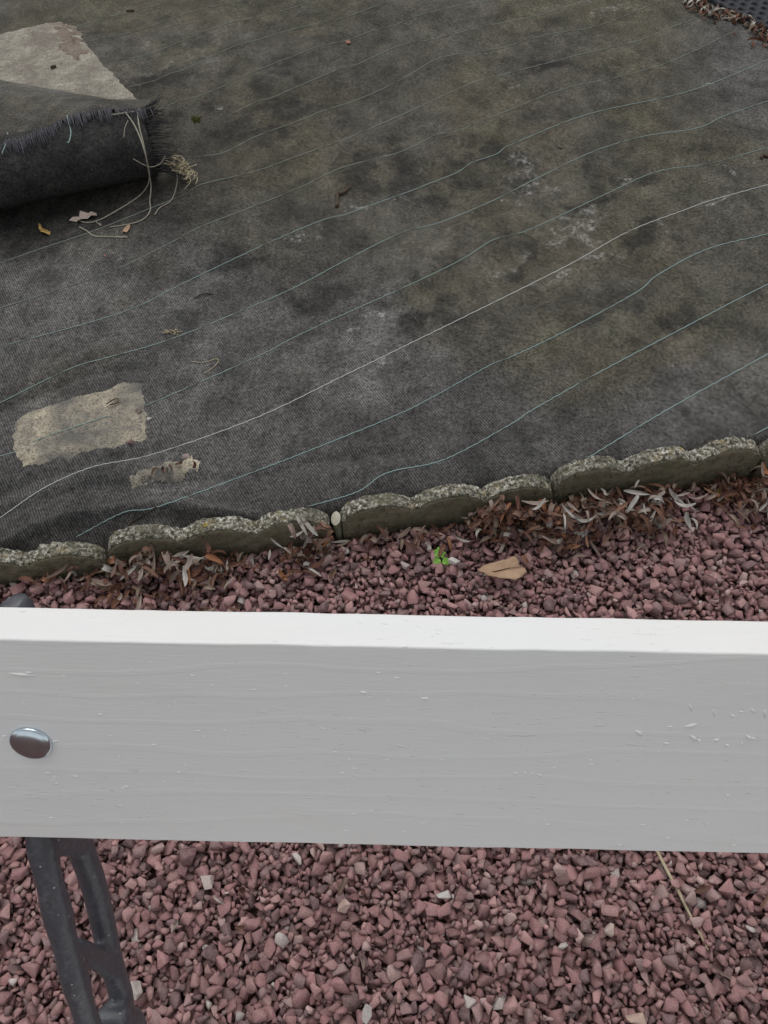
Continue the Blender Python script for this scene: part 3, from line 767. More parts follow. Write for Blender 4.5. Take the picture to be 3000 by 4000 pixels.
def on_plank(x, y, lift=0.0):
    u = (x - 1500) / FPX; v = (y - 2000) / FPX; d = np.array([u, cP - v * sP, -sP - v * cP])
    o_ = np.array([0, 0, CAMZ]); t = ((A - o_) @ BK) / (d @ BK); return bl(o_ + d * t) - BK * lift
NB = Bag()                                                       # raised nibs and splinters under the paint
nibs = [(14, 2657, 145, 2668, 1.6), (90, 2652, 125, 2655, 1.0), (1405, 2703, 1440, 2709, 1.5), (1640, 2724, 1685, 2726, 1.3), (0, 2905, 26, 2904, 1.2), (190, 2928, 232, 2916, 1.0),
        (2660, 2818, 2735, 2800, 1.5), (2690, 2845, 2725, 2870, 1.6), (2722, 2862, 2735, 2875, 1.4), (2780, 2866, 2812, 2862, 1.3), (2830, 2880, 2850, 2890, 1.2), (2910, 2842, 2932, 2862, 1.5), (2928, 2852, 2948, 2858, 1.2),
        (2480, 2830, 2515, 2855, 1.6), (2585, 2878, 2622, 2882, 1.1), (2690, 2720, 2702, 2760, 1.1), (2780, 2740, 2792, 2775, 1.0), (2850, 2765, 2868, 2772, 1.2), (2926, 2735, 2948, 2758, 1.2), (2980, 2740, 2984, 2780, 0.9),
        (2010, 3005, 2030, 3015, 1.0), (2050, 3000, 2062, 3018, 1.1), (2080, 3005, 2092, 3012, 1.0), (2100, 3008, 2124, 3020, 1.1), (175, 3043, 200, 3052, 1.3), (205, 3060, 222, 3064, 1.2), (1455, 3163, 1462, 3178, 1.3)]
for _ in range(90):
    x = random.uniform(30, 2970); y = random.uniform(2600, 3290); l_ = random.uniform(6, 34); nibs.append((x, y, x + l_, y + random.uniform(-2, 4), random.uniform(0.35, 0.8)))
for (x0_, y0_, x1_, y1_, w_) in nibs:
    p0 = on_plank(x0_, y0_); p1 = on_plank(x1_, y1_); pm = (p0 + p1) / 2 + np.array([0, 0, random.uniform(-0.4, 0.4) * 0.001])
    NB.tube([p0 + BK * 0.0002, pm - BK * 0.0001, p1 + BK * 0.0002], [0.0001, (0.00060 if x0_ > 2400 else 0.00048) * w_, 0.0001], 6)
tag(NB.build('paint_nibs', M['paint'], plank), 'painted-over splinters and raised nibs', kind='stuff')

def iron_end(dx):
    B = Bag()
    def P(x, y): return bl(pplane(x, y, XI)) + np.array([dx, 0, 0])
    def L(y, z): return np.array([XI + dx, y - A[1], z])
    # strap behind the plank, from its knob down
    bb = bl(A) + BK * (PT + 0.0085)
    top = [bb + DN * (0.002) + np.array([-0.191 + dx, 0, 0]), bb + DN * 0.02 + np.array([-0.187 + dx, 0, 0]), bb + DN * 0.08 + np.array([-0.190 + dx, 0, 0]), bb + DN * 0.125 + np.array([-0.200 + dx, 0, 0])]
    b1 = top + [P(150, 3262) + BK * 0.002, P(205, 3500), P(275, 3760), P(347, 4000), L(-0.075, 0.640), L(-0.135, 0.545), L(-0.185, 0.455), L(-0.215, 0.33), L(-0.215, 0.15), L(-0.195, 0.012)]
    b1 = smooth_path(b1, 90)
    B.tube(b1, [(0.0078 if k < 10 else 0.0090) + 0.0005 * math.sin(k * 0.9) for k in range(90)], 10)
    b2 = [b1[14] + BK * 0.012, P(290, 3255) + BK * 0.004, P(318, 3340), P(362, 3459), P(400, 3600), P(440, 3773), P(478, 3900), P(497, 4000), L(-0.03, 0.60), L(-0.10, 0.50), L(-0.18, 0.43)]
    B.tube(smooth_path(b2, 60), [0.0092] * 60, 10)
    B.tube([P(170, 3300), P(245, 3312), P(310, 3318)], 0.0095, 10)          # bridge between the bars
    B.tube(smooth_path([P(300, 3735), P(375, 3765), P(450, 3825), P(490, 3900), P(502, 3990)], 16), 0.0078, 10)   # fork
    bo = P(455, 4010); B.tube([bo + (-0.012, 0, 0), bo + (0.012, 0, 0)], 0.0105, 12)
    # seat support, front leg, feet
    B.tube(smooth_path([L(-0.185, 0.43), L(-0.35, 0.405), L(-0.52, 0.415), L(-0.63, 0.425)], 20), 0.012, 10)
    B.tube(smooth_path([L(-0.63, 0.425), L(-0.665, 0.33), L(-0.64, 0.16), L(-0.665, 0.012)], 24), 0.0125, 10)
    B.tube(smooth_path([L(-0.215, 0.16), L(-0.42, 0.23), L(-0.645, 0.16)], 16), 0.009, 8)
    for y in (-0.195, -0.665): B.tube([L(y - 0.028, 0.008), L(y + 0.028, 0.008)], 0.013, 10)
    o = B.build('iron_end', M['iron'], bench)
    rm = o.modifiers.new('blend', 'REMESH'); rm.mode = 'VOXEL'; rm.voxel_size = 0.0026; rm.use_smooth_shade = True
    sm = o.modifiers.new('soft', 'SMOOTH'); sm.iterations = 4; sm.factor = 0.5
    return o
ie = iron_end(0.0); iron_end(1.22)
B = Bag()
for k in range(9):                                               # white paint smeared on the front bar
    y_ = 3312 + k * 12 + random.uniform(-4, 4); q0 = pplane(180 + k * 1.6 + random.uniform(-5, 5), y_, XI); q1 = pplane(190 + k * 1.6 + random.uniform(-4, 4), y_ + 16, XI); tc = np.array([0, 0, CAMZ]) - q0; tc = tc / np.linalg.norm(tc) * 0.0098; q0 = bl(q0 + tc); q1 = bl(q1 + tc)
    B.tube([q0, (q0 + q1) / 2 - BK * 0.0004, q1], [0.0003, random.uniform(0.0007, 0.0015), 0.0003], 6)
B.build('paint_smear', M['paint'], ie)['label'] = 'smear of white paint on the iron bar'
for k in range(3):                                               # seat slats, below the frame of the picture
    org = np.array([0, -0.625 + 0.15 * k - A[1], 0.4565 + (0.000 if k else 0.0)])
    plank_mesh('seat_slat', -0.285, 1.13, 0.118, 0.025, bench, org + np.array([0, 0.118, 0]), np.array([0, -1.0, 0]), np.array([0, 0, -1.0]), 21 + k)

# ------------------------------------------------------------------ rolled-up fabric at the upper left
ROLL = smooth_path([(-1.94, 1.545), (-1.49, 1.750), (-1.105, 1.918), (-0.89, 2.005), (-0.688, 2.082)], 60)
roll_root = thing('fabric_roll', 'rolled up end of black weed fabric with frayed fringe lying on the fabric', 'fabric roll', (-0.95, 2.02, 0.06))
RO = np.array([-0.95, 2.02, 0.06])
def roll_frame(i):
    t = ROLL[min(i + 1, 59)] - ROLL[max(i - 1, 0)]; t = t / np.linalg.norm(t)
    return np.array([t[0], t[1], 0]), np.array([t[1], -t[0], 0])        # axis, towards the viewer
RA, RZ, RC = 0.104, 0.084, 0.146
def roll_pt(i, phi, k=1.0):
    """phi from straight up, positive towards the viewer"""
    ax, fr = roll_frame(i); c = np.array([ROLL[i][0], ROLL[i][1], RC])
    wob = 1 + 0.05 * (float(vnoise(np.array([i * 0.16]), np.array([phi * 0.8]), 3)[0]) - 0.5)
    p = c + fr * (RA * k * wob * math.sin(phi)) + np.array([0, 0, RZ * k * wob * math.cos(phi)])
    g = float(fz(p[0], p[1])) + 0.002 + 0.02 * (1 - k)
    if p[2] < g: p[2] = g
    return p
def build_roll():
    th = np.linspace(-2.2, 2 * math.pi * 2.6, 150); V = []; UV = []
    for i in range(60):
        for a in th:
            k = 1.0 - 0.13 * max(0.0, a - 2.6) / (2 * math.pi)
            V.append(roll_pt(i, a, k) - RO)
            s = i / 59 * 1.3; UV.append((s, 0.085 * a))
    me = np_mesh('sheet', V, grid_faces(150, 60)); set_uv(me, UV)
    at = me.attributes.new('stain_shade', 'FLOAT_COLOR', 'POINT')
    V = np.array(V); st = np.zeros((len(V), 4), np.float32); st[:, 1] = 0.85; st[:, 3] = 0.0
    at.data.foreach_set('color', st.ravel())
    o = link_mesh('rolled_sheet', me, M['fabric'], roll_root, True)
    # flap that comes over the roll from behind, ending in the fringe
    back = smooth_path([(-700, 190), (-300, 268), (0, 325), (250, 370), (480, 412), (600, 428)], 60)
    front = smooth_path([(-700, 725), (-300, 632), (0, 556), (130, 522), (280, 456), (400, 432), (600, 424)], 60)
    V = []; UV = []; nt_ = 26
    for i in range(60):
        b = pf(*back[i], 0.012); f = pw(*front[i], 0.219)
        for j in range(nt_):
            t = j / (nt_ - 1)
            p = b * (1 - t) + f * t
            p[2] = b[2] + (f[2] - b[2]) * (1 - (1 - t) ** 1.5) + 0.008 * math.sin(t * math.pi) * (float(vnoise(np.array([i * 0.15]), np.array([t * 3]), 8)[0]) - 0.3)
            V.append(p - RO); UV.append((t * 0.35, i * 0.018))
    # folded back edge: a lip turned under to the ground
    me = np_mesh('flap', V, grid_faces(nt_, 60)); set_uv(me, UV)
    at = me.attributes.new('stain_shade', 'FLOAT_COLOR', 'POINT'); st = np.zeros((len(V), 4), np.float32)
    tt = np.tile(np.linspace(0, 1, nt_), 60); ii = np.repeat(np.arange(60), nt_)
    nz = fbm(ii * 0.14, tt * 5, 77, 4)
    st[:, 0] = np.clip(0.5 * sstep(0.4, 0.6, nz) + 0.15, 0, 1); st[:, 1] = 0.35 * sstep(0.5, 0.65, fbm(ii * 0.1, tt * 3, 78, 3)); st[:, 3] = np.clip(1.0 - tt * 1.1, 0.25, 1)
    at.data.foreach_set('color', st.ravel())
    fl = link_mesh('flap', me, M['fabric'], roll_root, True)
    so = fl.modifiers.new('thick', 'SOLIDIFY'); so.thickness = 0.0015; so.offset = -1
    # skirt from the folded back edge down to the ground
    V2 = []
    for i in range(60):
        b = pf(*back[i], 0.012); g = pf(*back[i], -0.001); n = np.array([0.0, 0.006, 0])
        V2 += [b - RO, (b + g) / 2 + n - RO, g - RO]
    me = np_mesh('folded_edge', V2, grid_faces(3, 60)); set_uv(me, [(0.005 * (k % 3), (k // 3) * 0.018) for k in range(180)])
    at = me.attributes.new('stain_shade', 'FLOAT_COLOR', 'POINT'); st = np.zeros((180, 4), np.float32); st[:, 3] = 0.8; at.data.foreach_set('color', st.ravel())
    link_mesh('folded_edge', me, M['fabric'], roll_root, True)
    # fringe strands hanging over the roll
    B = Bag()
    fr_pts = [pw(*front[i], 0.219) for i in range(60)]
    for k in range(380):
        s = random.uniform(12, 58.5); i = int(s); fr_ = s - i
        p0 = fr_pts[i] * (1 - fr_) + fr_pts[min(i + 1, 59)] * fr_
        d = np.linalg.norm(ROLL - p0[:2], axis=1); ri = int(d.argmin()); ax, toward = roll_frame(ri)
        c0 = np.array([ROLL[ri][0], ROLL[ri][1], RC]); c = c0 + ax * float((p0 - c0) @ ax)
        a0 = math.atan2(float((p0 - c) @ toward), p0[2] - RC); r0 = math.hypot(float((p0 - c) @ toward) / RA, (p0[2] - RC) / RZ)
        ln = random.uniform(0.050, 0.080) * (1.0 + 0.15 * math.sin(s * 0.8)); side = random.gauss(0, 0.0035); lift = random.uniform(0.0, 0.007)
        pts = []
        for q in range(6):
            t = q / 5; ang = a0 + t * ln / 0.082; rr = r0 * (1 - t) + 1.03 * t + lift / 0.08 * math.sin(t * 2.6)
            pts.append(c + toward * RA * rr * math.sin(ang) + np.array([0, 0, RZ * rr * math.cos(ang)]) + ax * side * t - RO)
        B.tube(pts, [0.0008, 0.0010, 0.0010, 0.0009, 0.0008, 0.0004], 4)
    tag(B.build('fringe', M['fringe'], roll_root), 'frayed black tape ends along the flap', kind='stuff')
    # frayed strands around the open right end
    B = Bag()
    for k in range(105):
        phi = random.uniform(-0.9, 2.3); kk = random.choice((1.0, 1.0, 0.9, 0.78)); p0 = roll_pt(59, phi, kk); ax, toward = roll_frame(59)
        out = toward * math.sin(phi) + np.array([0, 0, math.cos(phi)]); ln = random.uniform(0.03, 0.085)
        fl_ = random.uniform(0.0, 0.75); sw = random.gauss(0, 0.35); pts = []
        for q in range(5):
            t = q / 4; p = p0 + ax * ln * t + out * ln * (fl_ * t * t) + (toward * sw * 0.5 + np.array([0, 0, -0.25])) * ln * t * t
            g = float(fz(p[0], p[1])) + 0.002; p[2] = max(p[2], g); pts.append(p - RO)
        B.tube(pts, [0.0012, 0.0012, 0.0011, 0.0009, 0.0005], 4)
    tag(B.build('frayed_end', M['black_tape'], roll_root), 'frayed black strands at the open end of the roll', kind='stuff')
    for pl in ([(12, 332), (22, 395), (32, 460), (28, 540), (8, 600)], [(250, 368), (256, 420), (266, 470), (277, 515), (270, 552), (262, 556)]):
        pts = []
        for (x, y) in smooth_path(pl, 24):
            f = np.interp(x, front[:, 0], front[:, 1]); b = np.interp(x, back[:, 0], back[:, 1]); t = np.clip((y - b) / (f - b), 0, 1)
            z = 0.078 + (0.219 - 0.078) * (1 - (1 - t) ** 1.5) + 0.004 + (0.008 if y > f else 0)
            pts.append(pw(x, y, z) - RO)
        B = Bag(); B.tube(pts, 0.0014, 5); B.build('tracer_thread', M['teal'], roll_root)
build_roll()

# pale twine trailing out of the roll
def on_fab(x, y, dz=0.0025): return pf(x, y, dz)
tw = thing('twine', 'long pale twine strands trailing from the frayed roll across the fabric', 'twine', (-0.65, 2.05, 0.07)); TO = np.array([-0.65, 2.05, 0.07])
def twine(pts, r=0.0016):
    B = Bag(); B.tube([p - TO for p in smooth_path(pts, 40)], r, 6); B.build('strand', M['twine'], tw)
twine([pw(485, 434, 0.232), pw(520, 480, 0.236), pw(548, 540, 0.222), pw(570, 610, 0.19), pw(583, 680, 0.13), pw(590, 730, 0.085), on_fab(586, 790), on_fab(588, 825), on_fab(560, 860), on_fab(500, 880), on_fab(430, 890)], 0.0019)
twine([pw(415, 450, 0.231), pw(450, 447, 0.234), pw(495, 440, 0.234), pw(525, 436, 0.232)], 0.0018)
twine([pw(543, 422, 0.225), pw(538, 445, 0.232), pw(545, 500, 0.228), pw(560, 560, 0.21), pw(576, 640, 0.165), pw(584, 695, 0.10), on_fab(570, 740), on_fab(530, 780), on_fab(450, 830), on_fab(390, 862), on_fab(340, 873), on_fab(300, 860)], 0.0019)
twine([pw(681, 630, 0.12), pw(692, 680, 0.09), on_fab(690, 730), on_fab(670, 785), on_fab(625, 815), on_fab(605, 842)], 0.0016)
twine([pw(500, 470, 0.236), pw(488, 500, 0.232), pw(484, 535, 0.222)], 0.0010)
twine([pw(520, 620, 0.178), pw(555, 640, 0.17), pw(590, 652, 0.16), pw(625, 640, 0.16), pw(645, 610, 0.17)], 0.0009)
twine([on_fab(312, 890), on_fab(340, 905), on_fab(370, 925), on_fab(430, 928), on_fab(500, 930)], 0.0022)
twine([on_fab(376, 868), on_fab(388, 880), on_fab(396, 884), on_fab(390, 874)], 0.0013)
# loose straw loops in the mouth of the roll
sb = Bag(); SO = pf(720, 690)
for k in range(26):
    a = random.uniform(0, 6.28); cx = random.uniform(655, 735); cy = 600 + (cx - 650) * 1.1 + random.gauss(0, 14); L = random.uniform(20, 62)
    ang = random.uniform(0.2, 1.5); pts = []
    p = pw(cx, cy, 0.085 + random.uniform(0, 0.045)); q = pf(cx + L * math.cos(ang), cy + L * math.sin(ang) + 10, 0.004 + random.random() * 0.03)
    m1 = (p + q) / 2 + np.array([random.gauss(0, 0.016), random.gauss(0, 0.012), random.uniform(0, 0.02)])
    e = p + np.array([random.gauss(0.01, 0.012), random.gauss(-0.01, 0.012), -random.uniform(0, 0.03)]); e[2] = max(e[2], float(fz(e[0], e[1])) + 0.002)
    m1[2] = max(m1[2], float(fz(m1[0], m1[1])) + 0.003)
    sb.tube([x - SO for x in smooth_path([p, m1, q, (q + e) / 2 + np.array([0.012, 0.004, 0.003]), e], 16)], random.uniform(0.0008, 0.0015), 5)
o = sb.build('straw_bundle', M['straw']); o.location = tuple(SO)
tag(o, 'tangled tan straw poking out of the open end of the fabric roll', 'straw')

# ------------------------------------------------------------------ dried mud and sand on the fabric
def patch_sheet(name, poly_px, mat, label, h, step=0.005, edge=0.012, seed=0, rag=0.02, kind='stuff'):
    W_ = np.array([pf(x, y)[:2] for x, y in poly_px])
    x0, y0 = W_.min(0) - 0.03; x1, y1 = W_.max(0) + 0.03
    xs = np.arange(x0, x1, step); ys = np.arange(y0, y1, step); X, Y = np.meshgrid(xs, ys); Xf = X.ravel(); Yf = Y.ravel()
    wx = Xf + rag * (fbm(Xf * 40, Yf * 40, seed, 5) - 0.5) * 1.8; wy = Yf + rag * (fbm(Xf * 40, Yf * 40, seed + 9, 5) - 0.5) * 1.8
    ins = np.zeros(len(Xf), bool); dist = np.full(len(Xf), 9.0)
    n = len(W_)
    for i in range(n):
        ax, ay = W_[i]; bx, by = W_[(i + 1) % n]
        c = ((ay > wy) != (by > wy)) & (wx < (bx - ax) * (wy - ay) / (by - ay + 1e-12) + ax); ins ^= c
        L = (bx - ax) ** 2 + (by - ay) ** 2; t = np.clip(((wx - ax) * (bx - ax) + (wy - ay) * (by - ay)) / L, 0, 1)
        dist = np.minimum(dist, np.hypot(wx - ax - t * (bx - ax), wy - ay - t * (by - ay)))
    sdist = np.where(ins, dist, -dist)
    cl = fbm(Xf * 80, Yf * 80, seed + 3, 4)
    Z = fz(Xf, Yf) + np.where(sdist > 0, 0.0012 + h * sstep(0, edge, sdist) * (0.35 + 0.9 * cl), 0.0012 + sdist * 0.4)
    F = grid_faces(len(xs), len(ys)); keep = (sdist[F] > -0.006).all(1); F = F[keep]
    used = np.unique(F); mp = np.full(len(Xf), -1); mp[used] = np.arange(len(used))
    o = link_mesh(name, np_mesh(name, np.stack([Xf, Yf, Z], 1)[used], mp[F]), mat, None, True)
    return tag(o, label, name.split('_')[-1], kind=kind)
patch_sheet('sand', [(-420, 195), (0, 135), (180, 92), (280, 100), (330, 165), (400, 255), (480, 335), (545, 395), (560, 425), (400, 400), (0, 330), (-420, 250)], M['sand'],
            'pale sandy dirt spread on the fabric behind the roll', 0.004, 0.006, 0.02, 5, 0.011)
patch_sheet('brown_dirt', [(185, 98), (230, 92), (283, 104), (325, 165), (372, 228), (330, 232), (290, 258), (235, 225), (215, 160)], M['brown_dirt'],
            'reddish brown dirt on the far corner of the pale sand', 0.0062, 0.005, 0.02, 35, 0.05)
patch_sheet('dried_mud', [(52, 1700), (75, 1640), (140, 1600), (330, 1545), (400, 1535), (470, 1500), (545, 1500), (562, 1560), (570, 1640), (568, 1710), (480, 1735), (330, 1765), (190, 1795), (95, 1820), (70, 1780)], M['mud'],
            'large tan slab of dried mud on the fabric at the lower left', 0.004, 0.0035, 0.012, 15, 0.014)
patch_sheet('dried_mud', [(522, 1870), (545, 1845), (600, 1840), (640, 1835), (700, 1822), (738, 1805), (770, 1815), (775, 1835), (735, 1850), (690, 1862), (620, 1880), (540, 1890)], M['mud'],
            'small strip of tan dirt with dead leaf bits near the edging', 0.005, 0.0035, 0.008, 25, 0.035)

# ------------------------------------------------------------------ black dimpled membrane in the upper right corner
def membrane():
    p0 = pf(2745, 0)[:2]; p1 = pf(3000, 128)[:2]; e = (p1 - p0) / np.linalg.norm(p1 - p0); nrm = np.array([-e[1], e[0]])
    st = 0.0045; a = np.arange(-0.30, 0.75, st); b = np.arange(0, 0.42, st); Aa, Bb = np.meshgrid(a, b)
    pit = 0.043; row = np.round(Bb / (pit * 0.866)); sh = (row % 2) * 0.5
    da = (Aa / pit - sh) - np.round(Aa / pit - sh); db = Bb - row * pit * 0.866
    d = np.hypot(da * pit, db)
    Z = 0.016 - 0.012 * (1 - sstep(0.005, 0.0125, d)) + 0.0025 * np.exp(-((d - 0.0145) / 0.003) ** 2)
    Xw = p0[0] + e[0] * Aa + nrm[0] * Bb; Yw = p0[1] + e[1] * Aa + nrm[1] * Bb
    Zw = 0.066 + Z + 0.006 * (fbm(Xw * 4, Yw * 4, 3, 2) - 0.3); Zw[0, :] -= 0.016
    o = link_mesh('dimpled_membrane', np_mesh('dimpled_membrane', np.stack([Xw.ravel(), Yw.ravel(), Zw.ravel()], 1), grid_faces(len(a), len(b))), M['membrane'], None, True)
    tag(o, 'black dimpled plastic membrane sheet in the upper right corner', 'membrane')
    return p0, e, nrm
MP0, ME, MN = membrane()
MP0 = MP0 - MN * 0.015

# ------------------------------------------------------------------ dead leaves
def leaf_mesh(L, w, bend, twist, cup):
    nl = 12; V = []; F = []
    ang = -bend / 2; x = z = 0.0; cx = []; 
    for i in range(nl):
        t = i / (nl - 1); cx.append((x, z, ang)); ds = L / (nl - 1); kk = bend / (nl - 1) * (0.5 + 1.1 * math.sin(t * math.pi * 0.9 + 0.3))
        x += ds * math.cos(ang); z += ds * math.sin(ang); ang += kk
    for i, (x, z, a) in enumerate(cx):
        t = i / (nl - 1); ww = w * (math.sin(math.pi * min(1, 0.04 + t * 0.96) ** 0.85) ** 0.75 + 0.04); tw_ = twist * (t - 0.5)
        nrm = Vector((-math.sin(a), 0, math.cos(a))); sdv = Vector((0, 1, 0)) * math.cos(tw_) + nrm * math.sin(tw_); n2 = nrm * math.cos(tw_) - Vector((0, 1, 0)) * math.sin(tw_)
        for s in (-1, -0.5, 0, 0.5, 1):
            V.append(Vector((x, 0, z)) + sdv * (ww * 0.5 * s) + n2 * (cup * ww * (abs(s) ** 1.6)))
    for i in range(nl - 1):
        for k in range(4): F.append((i * 5 + k, (i + 1) * 5 + k, (i + 1) * 5 + k + 1, i * 5 + k + 1))
    V = np.array([v[:] for v in V]); V[:, :2] -= V[:, :2].mean(0); V[:, 2] -= V[:, 2].min()
    return V, F
LM = {}
for mk in ('russet', 'tan_leaf', 'grey_leaf'):
    LM[mk] = []
    for k in range(14):
        V, F = leaf_mesh(random.uniform(0.036, 0.070), random.uniform(0.0065, 0.0135), random.choice((1, 1, -1)) * random.choice((random.uniform(0.3, 1.4), random.uniform(0.8, 2.2), random.uniform(1.6, 3.2), random.uniform(2.8, 5.0))), random.gauss(0, 1.2), random.uniform(0.15, 0.6))
        me = bpy.data.meshes.new('dried_leaf'); me.from_pydata([tuple(v) for v in V], [], F); me.materials.append(M[mk])
        me.polygons.foreach_set('use_smooth', [True] * len(me.polygons)); me.update(); LM[mk].append((me, float(np.hypot(V[:, 0], V[:, 1]).max()), float(V[:, 2].max()), V))
protos = {}
def put_leaf(x, y, label, group, mix, surf='gravel', scale=1.0, tiltamp=0.26, smin=0.0):
    mk = random.choices(('russet', 'tan_leaf', 'grey_leaf'), mix)[0]; me, rr, hh, V = random.choice(LM[mk])
    s = scale * random.uniform(0.62, 1.02); rz = random.uniform(0, 6.28)
    R = Matrix.Rotation(rz, 3, 'Z') @ Matrix.Rotation(random.gauss(0, tiltamp), 3, 'X') @ Matrix.Rotation(random.gauss(0, tiltamp * 0.6), 3, 'Y')
    Rn = np.array(R); Wv = (V * s) @ Rn.T; Wv[:, 2] -= Wv[:, 2].min()
    key = (mk, me.name)
    if surf == 'gravel':
        gzv = np.array([gz(x + a, y + b) for a, b in Wv[::3, :2]]); z = float(np.max(gzv - Wv[::3, 2])) * 0.75 + 0.25 * float(np.median(gzv))
        z = float(np.percentile(gzv, 90)) + 0.0025
        i0, i1, j0, j1 = patch(x, y, rr * s * 0.6)
        if i1 > i0 and j1 > j0: HM[j0:j1, i0:i1] = np.maximum(HM[j0:j1, i0:i1], z + 0.0055)
    else:
        z = surf(x, y) + 0.001
    o = bpy.data.objects.new('dried_leaf', me); C.objects.link(o)
    off = Rn @ np.array([0, 0, 0]); zz = (V * s) @ Rn.T
    o.matrix_world = Matrix.Translation((x, y, z - zz[:, 2].min())) @ R.to_4x4() @ Matrix.Scale(s, 4)
    cw = {'russet': 'russet brown', 'tan_leaf': 'dull tan', 'grey_leaf': 'bleached grey'}[mk]
    sw = 'long narrow' if rr * s > 0.026 else ('tightly rolled' if hh / max(rr, 1e-4) > 0.95 else 'short curled')
    tag(o, cw + ' ' + sw + ' ' + label, 'leaf', group)
def leaf_cluster(cx, cy, rx, ry, n, label, group, mix, ang=0.0):
    for _ in range(n):
        a = random.gauss(0, 0.58); b = random.gauss(0, 0.52); px = cx + a * rx - b * ry * 0.0; py = cy + b * ry + a * rx * math.tan(ang)
        p = pw(px, py, 0.01); y = min(p[1], float(kerb_front(p[0])) - 0.016)
        put_leaf(p[0], y, label, group, mix)
KB = Bag(); kn = 0                                                # the small crushed leaves between the larger ones
def litter(x0_, x1_, n, spread):
    global kn
    for _ in range(n):
        px_ = random.uniform(x0_, x1_); p = pw(px_, 2240 - 0.125 * px_, 0.01); x = p[0]; y = float(kerb_front(x)) - 0.012 - abs(random.gauss(0, spread))
        me, rr, hh, V = random.choice(LM['russet']); sc_ = random.uniform(0.45, 0.85)
        Rm = np.array(Matrix.Rotation(random.uniform(0, 6.28), 3, 'Z') @ Matrix.Rotation(random.gauss(0, 0.45), 3, 'X'))
        Wv = (V * sc_) @ Rm.T; Wv[:, 2] -= Wv[:, 2].min(); gzv = [gz(x + a, y + b) for a, b in Wv[::4, :2]]; z = float(np.percentile(gzv, 80)) + 0.001
        i0, i1, j0, j1 = patch(x, y, rr * sc_ * 0.5)
        if i1 > i0 and j1 > j0: HM[j0:j1, i0:i1] = np.maximum(HM[j0:j1, i0:i1], z + 0.002)
        KB.add(Wv + np.array([x, y, z]), [tuple(q.vertices) for q in me.polygons]); kn += 1
litter(2050, 2600, 290, 0.048); litter(1820, 2080, 120, 0.030); litter(2750, 3050, 110, 0.050); litter(430, 980, 130, 0.050); litter(1130, 1290, 45, 0.035); litter(80, 2990, 130, 0.030)
ko = KB.build('leaf_litter', None)
for mk in ('russet', 'tan_leaf', 'grey_leaf'): ko.data.materials.append(M['drift_' + mk])
ko.data.polygons.foreach_set('material_index', np.repeat([random.choices((0, 1, 2), (0.74, 0.21, 0.05))[0] for _ in range(kn)], 44))
tag(ko, 'crushed red brown leaf litter along the foot of the edging', 'leaves', kind='stuff')
KA = -0.14
leaf_cluster(2260, 2075, 210, 95, 96, 'dead leaf in the heap below the tallest edging block', 'leaves in the big heap by the edging', (0.66, 0.24, 0.10), KA)
leaf_cluster(2520, 2075, 180, 85, 24, 'dead leaf right of the heap below the tallest edging', 'leaves right of the big heap', (0.4, 0.3, 0.3), KA)
leaf_cluster(1960, 2085, 170, 50, 36, 'dead leaf along the edging between the seedling and the heap', 'leaves behind the big brown leaf', (0.72, 0.24, 0.04), KA)
leaf_cluster(2940, 1985, 90, 80, 32, 'dead leaf in the drift at the right edge', 'leaves at the right edge', (0.58, 0.22, 0.2), KA)
leaf_cluster(690, 2260, 190, 70, 40, 'dead leaf in the scatter left of the wooden peg', 'leaves left of the peg', (0.55, 0.38, 0.07), -0.1)
leaf_cluster(1230, 2150, 90, 55, 22, 'dead leaf beside the foot of the wooden peg', 'leaves at the foot of the peg', (0.6, 0.33, 0.07), -0.1)
leaf_cluster(330, 2262, 150, 25, 14, 'dead leaf at the foot of the leftmost visible edging block', 'leaves at the far left edging', (0.6, 0.35, 0.05), -0.1)
for _ in range(44):
    px_ = random.uniform(120, 2990); d_ = 0.014 + abs(random.gauss(0, 0.075)); p = pw(px_, 2240 - 0.125 * px_, 0.01); p[1] = float(kerb_front(p[0])) - d_
    if px_of(p[0], p[1], 0.0)[1] > 2400: continue
    put_leaf(p[0], p[1], 'dead leaf lying loose on the gravel strip behind the plank', 'loose leaves on the gravel strip', (0.5, 0.33, 0.17), scale=0.9)
for q in ((2730, 3480), (2960, 3530), (2800, 3800), (2990, 3850), (950, 3480), (870, 3520), (700, 3620), (1340, 3470), (1420, 3490), (2400, 3580), (2380, 3290), (940, 3630), (2240, 3340), (1420, 3760)):
    p = pw(*q, 0.0); put_leaf(p[0], p[1], 'dead leaf lying in the foreground gravel under the plank', 'loose leaves in the foreground gravel', (0.5, 0.45, 0.05), scale=0.7, tiltamp=0.2)
heap = {}
def fab_surf(x, y):
    k = (round(x / 0.02), round(y / 0.02)); heap[k] = heap.get(k, 0) + 1
    return float(fz(x, y)) + 0.003 * min(heap[k] - 1, 4)
LB = Bag()                                                       # far drift, read as one mass
for _ in range(240):
    s_ = random.uniform(-0.25, 0.50); d = -abs(random.gauss(0, 0.042)) + 0.010 - 0.018 * math.sin(s_ * 21)
    q = MP0 + ME * s_ + MN * d; me, rr, hh, V = random.choice(LM['russet']); sc_ = random.uniform(0.7, 1.1)
    Rm = np.array(Matrix.Rotation(random.uniform(0, 6.28), 3, 'Z') @ Matrix.Rotation(random.gauss(0, 0.5), 3, 'X'))
    Wv = (V * sc_) @ Rm.T; Wv[:, 2] -= Wv[:, 2].min(); Wv += np.array([q[0], q[1], fab_surf(q[0], q[1])])
    LB.add(Wv, [tuple(p.vertices) for p in me.polygons])
lo = LB.build('leaf_litter', None)
for mk in ('russet', 'tan_leaf', 'grey_leaf'): lo.data.materials.append(M['drift_' + mk])
mi = np.repeat([random.choices((0, 1, 2), (0.5, 0.25, 0.25))[0] for _ in range(240)], 44); lo.data.polygons.foreach_set('material_index', mi)
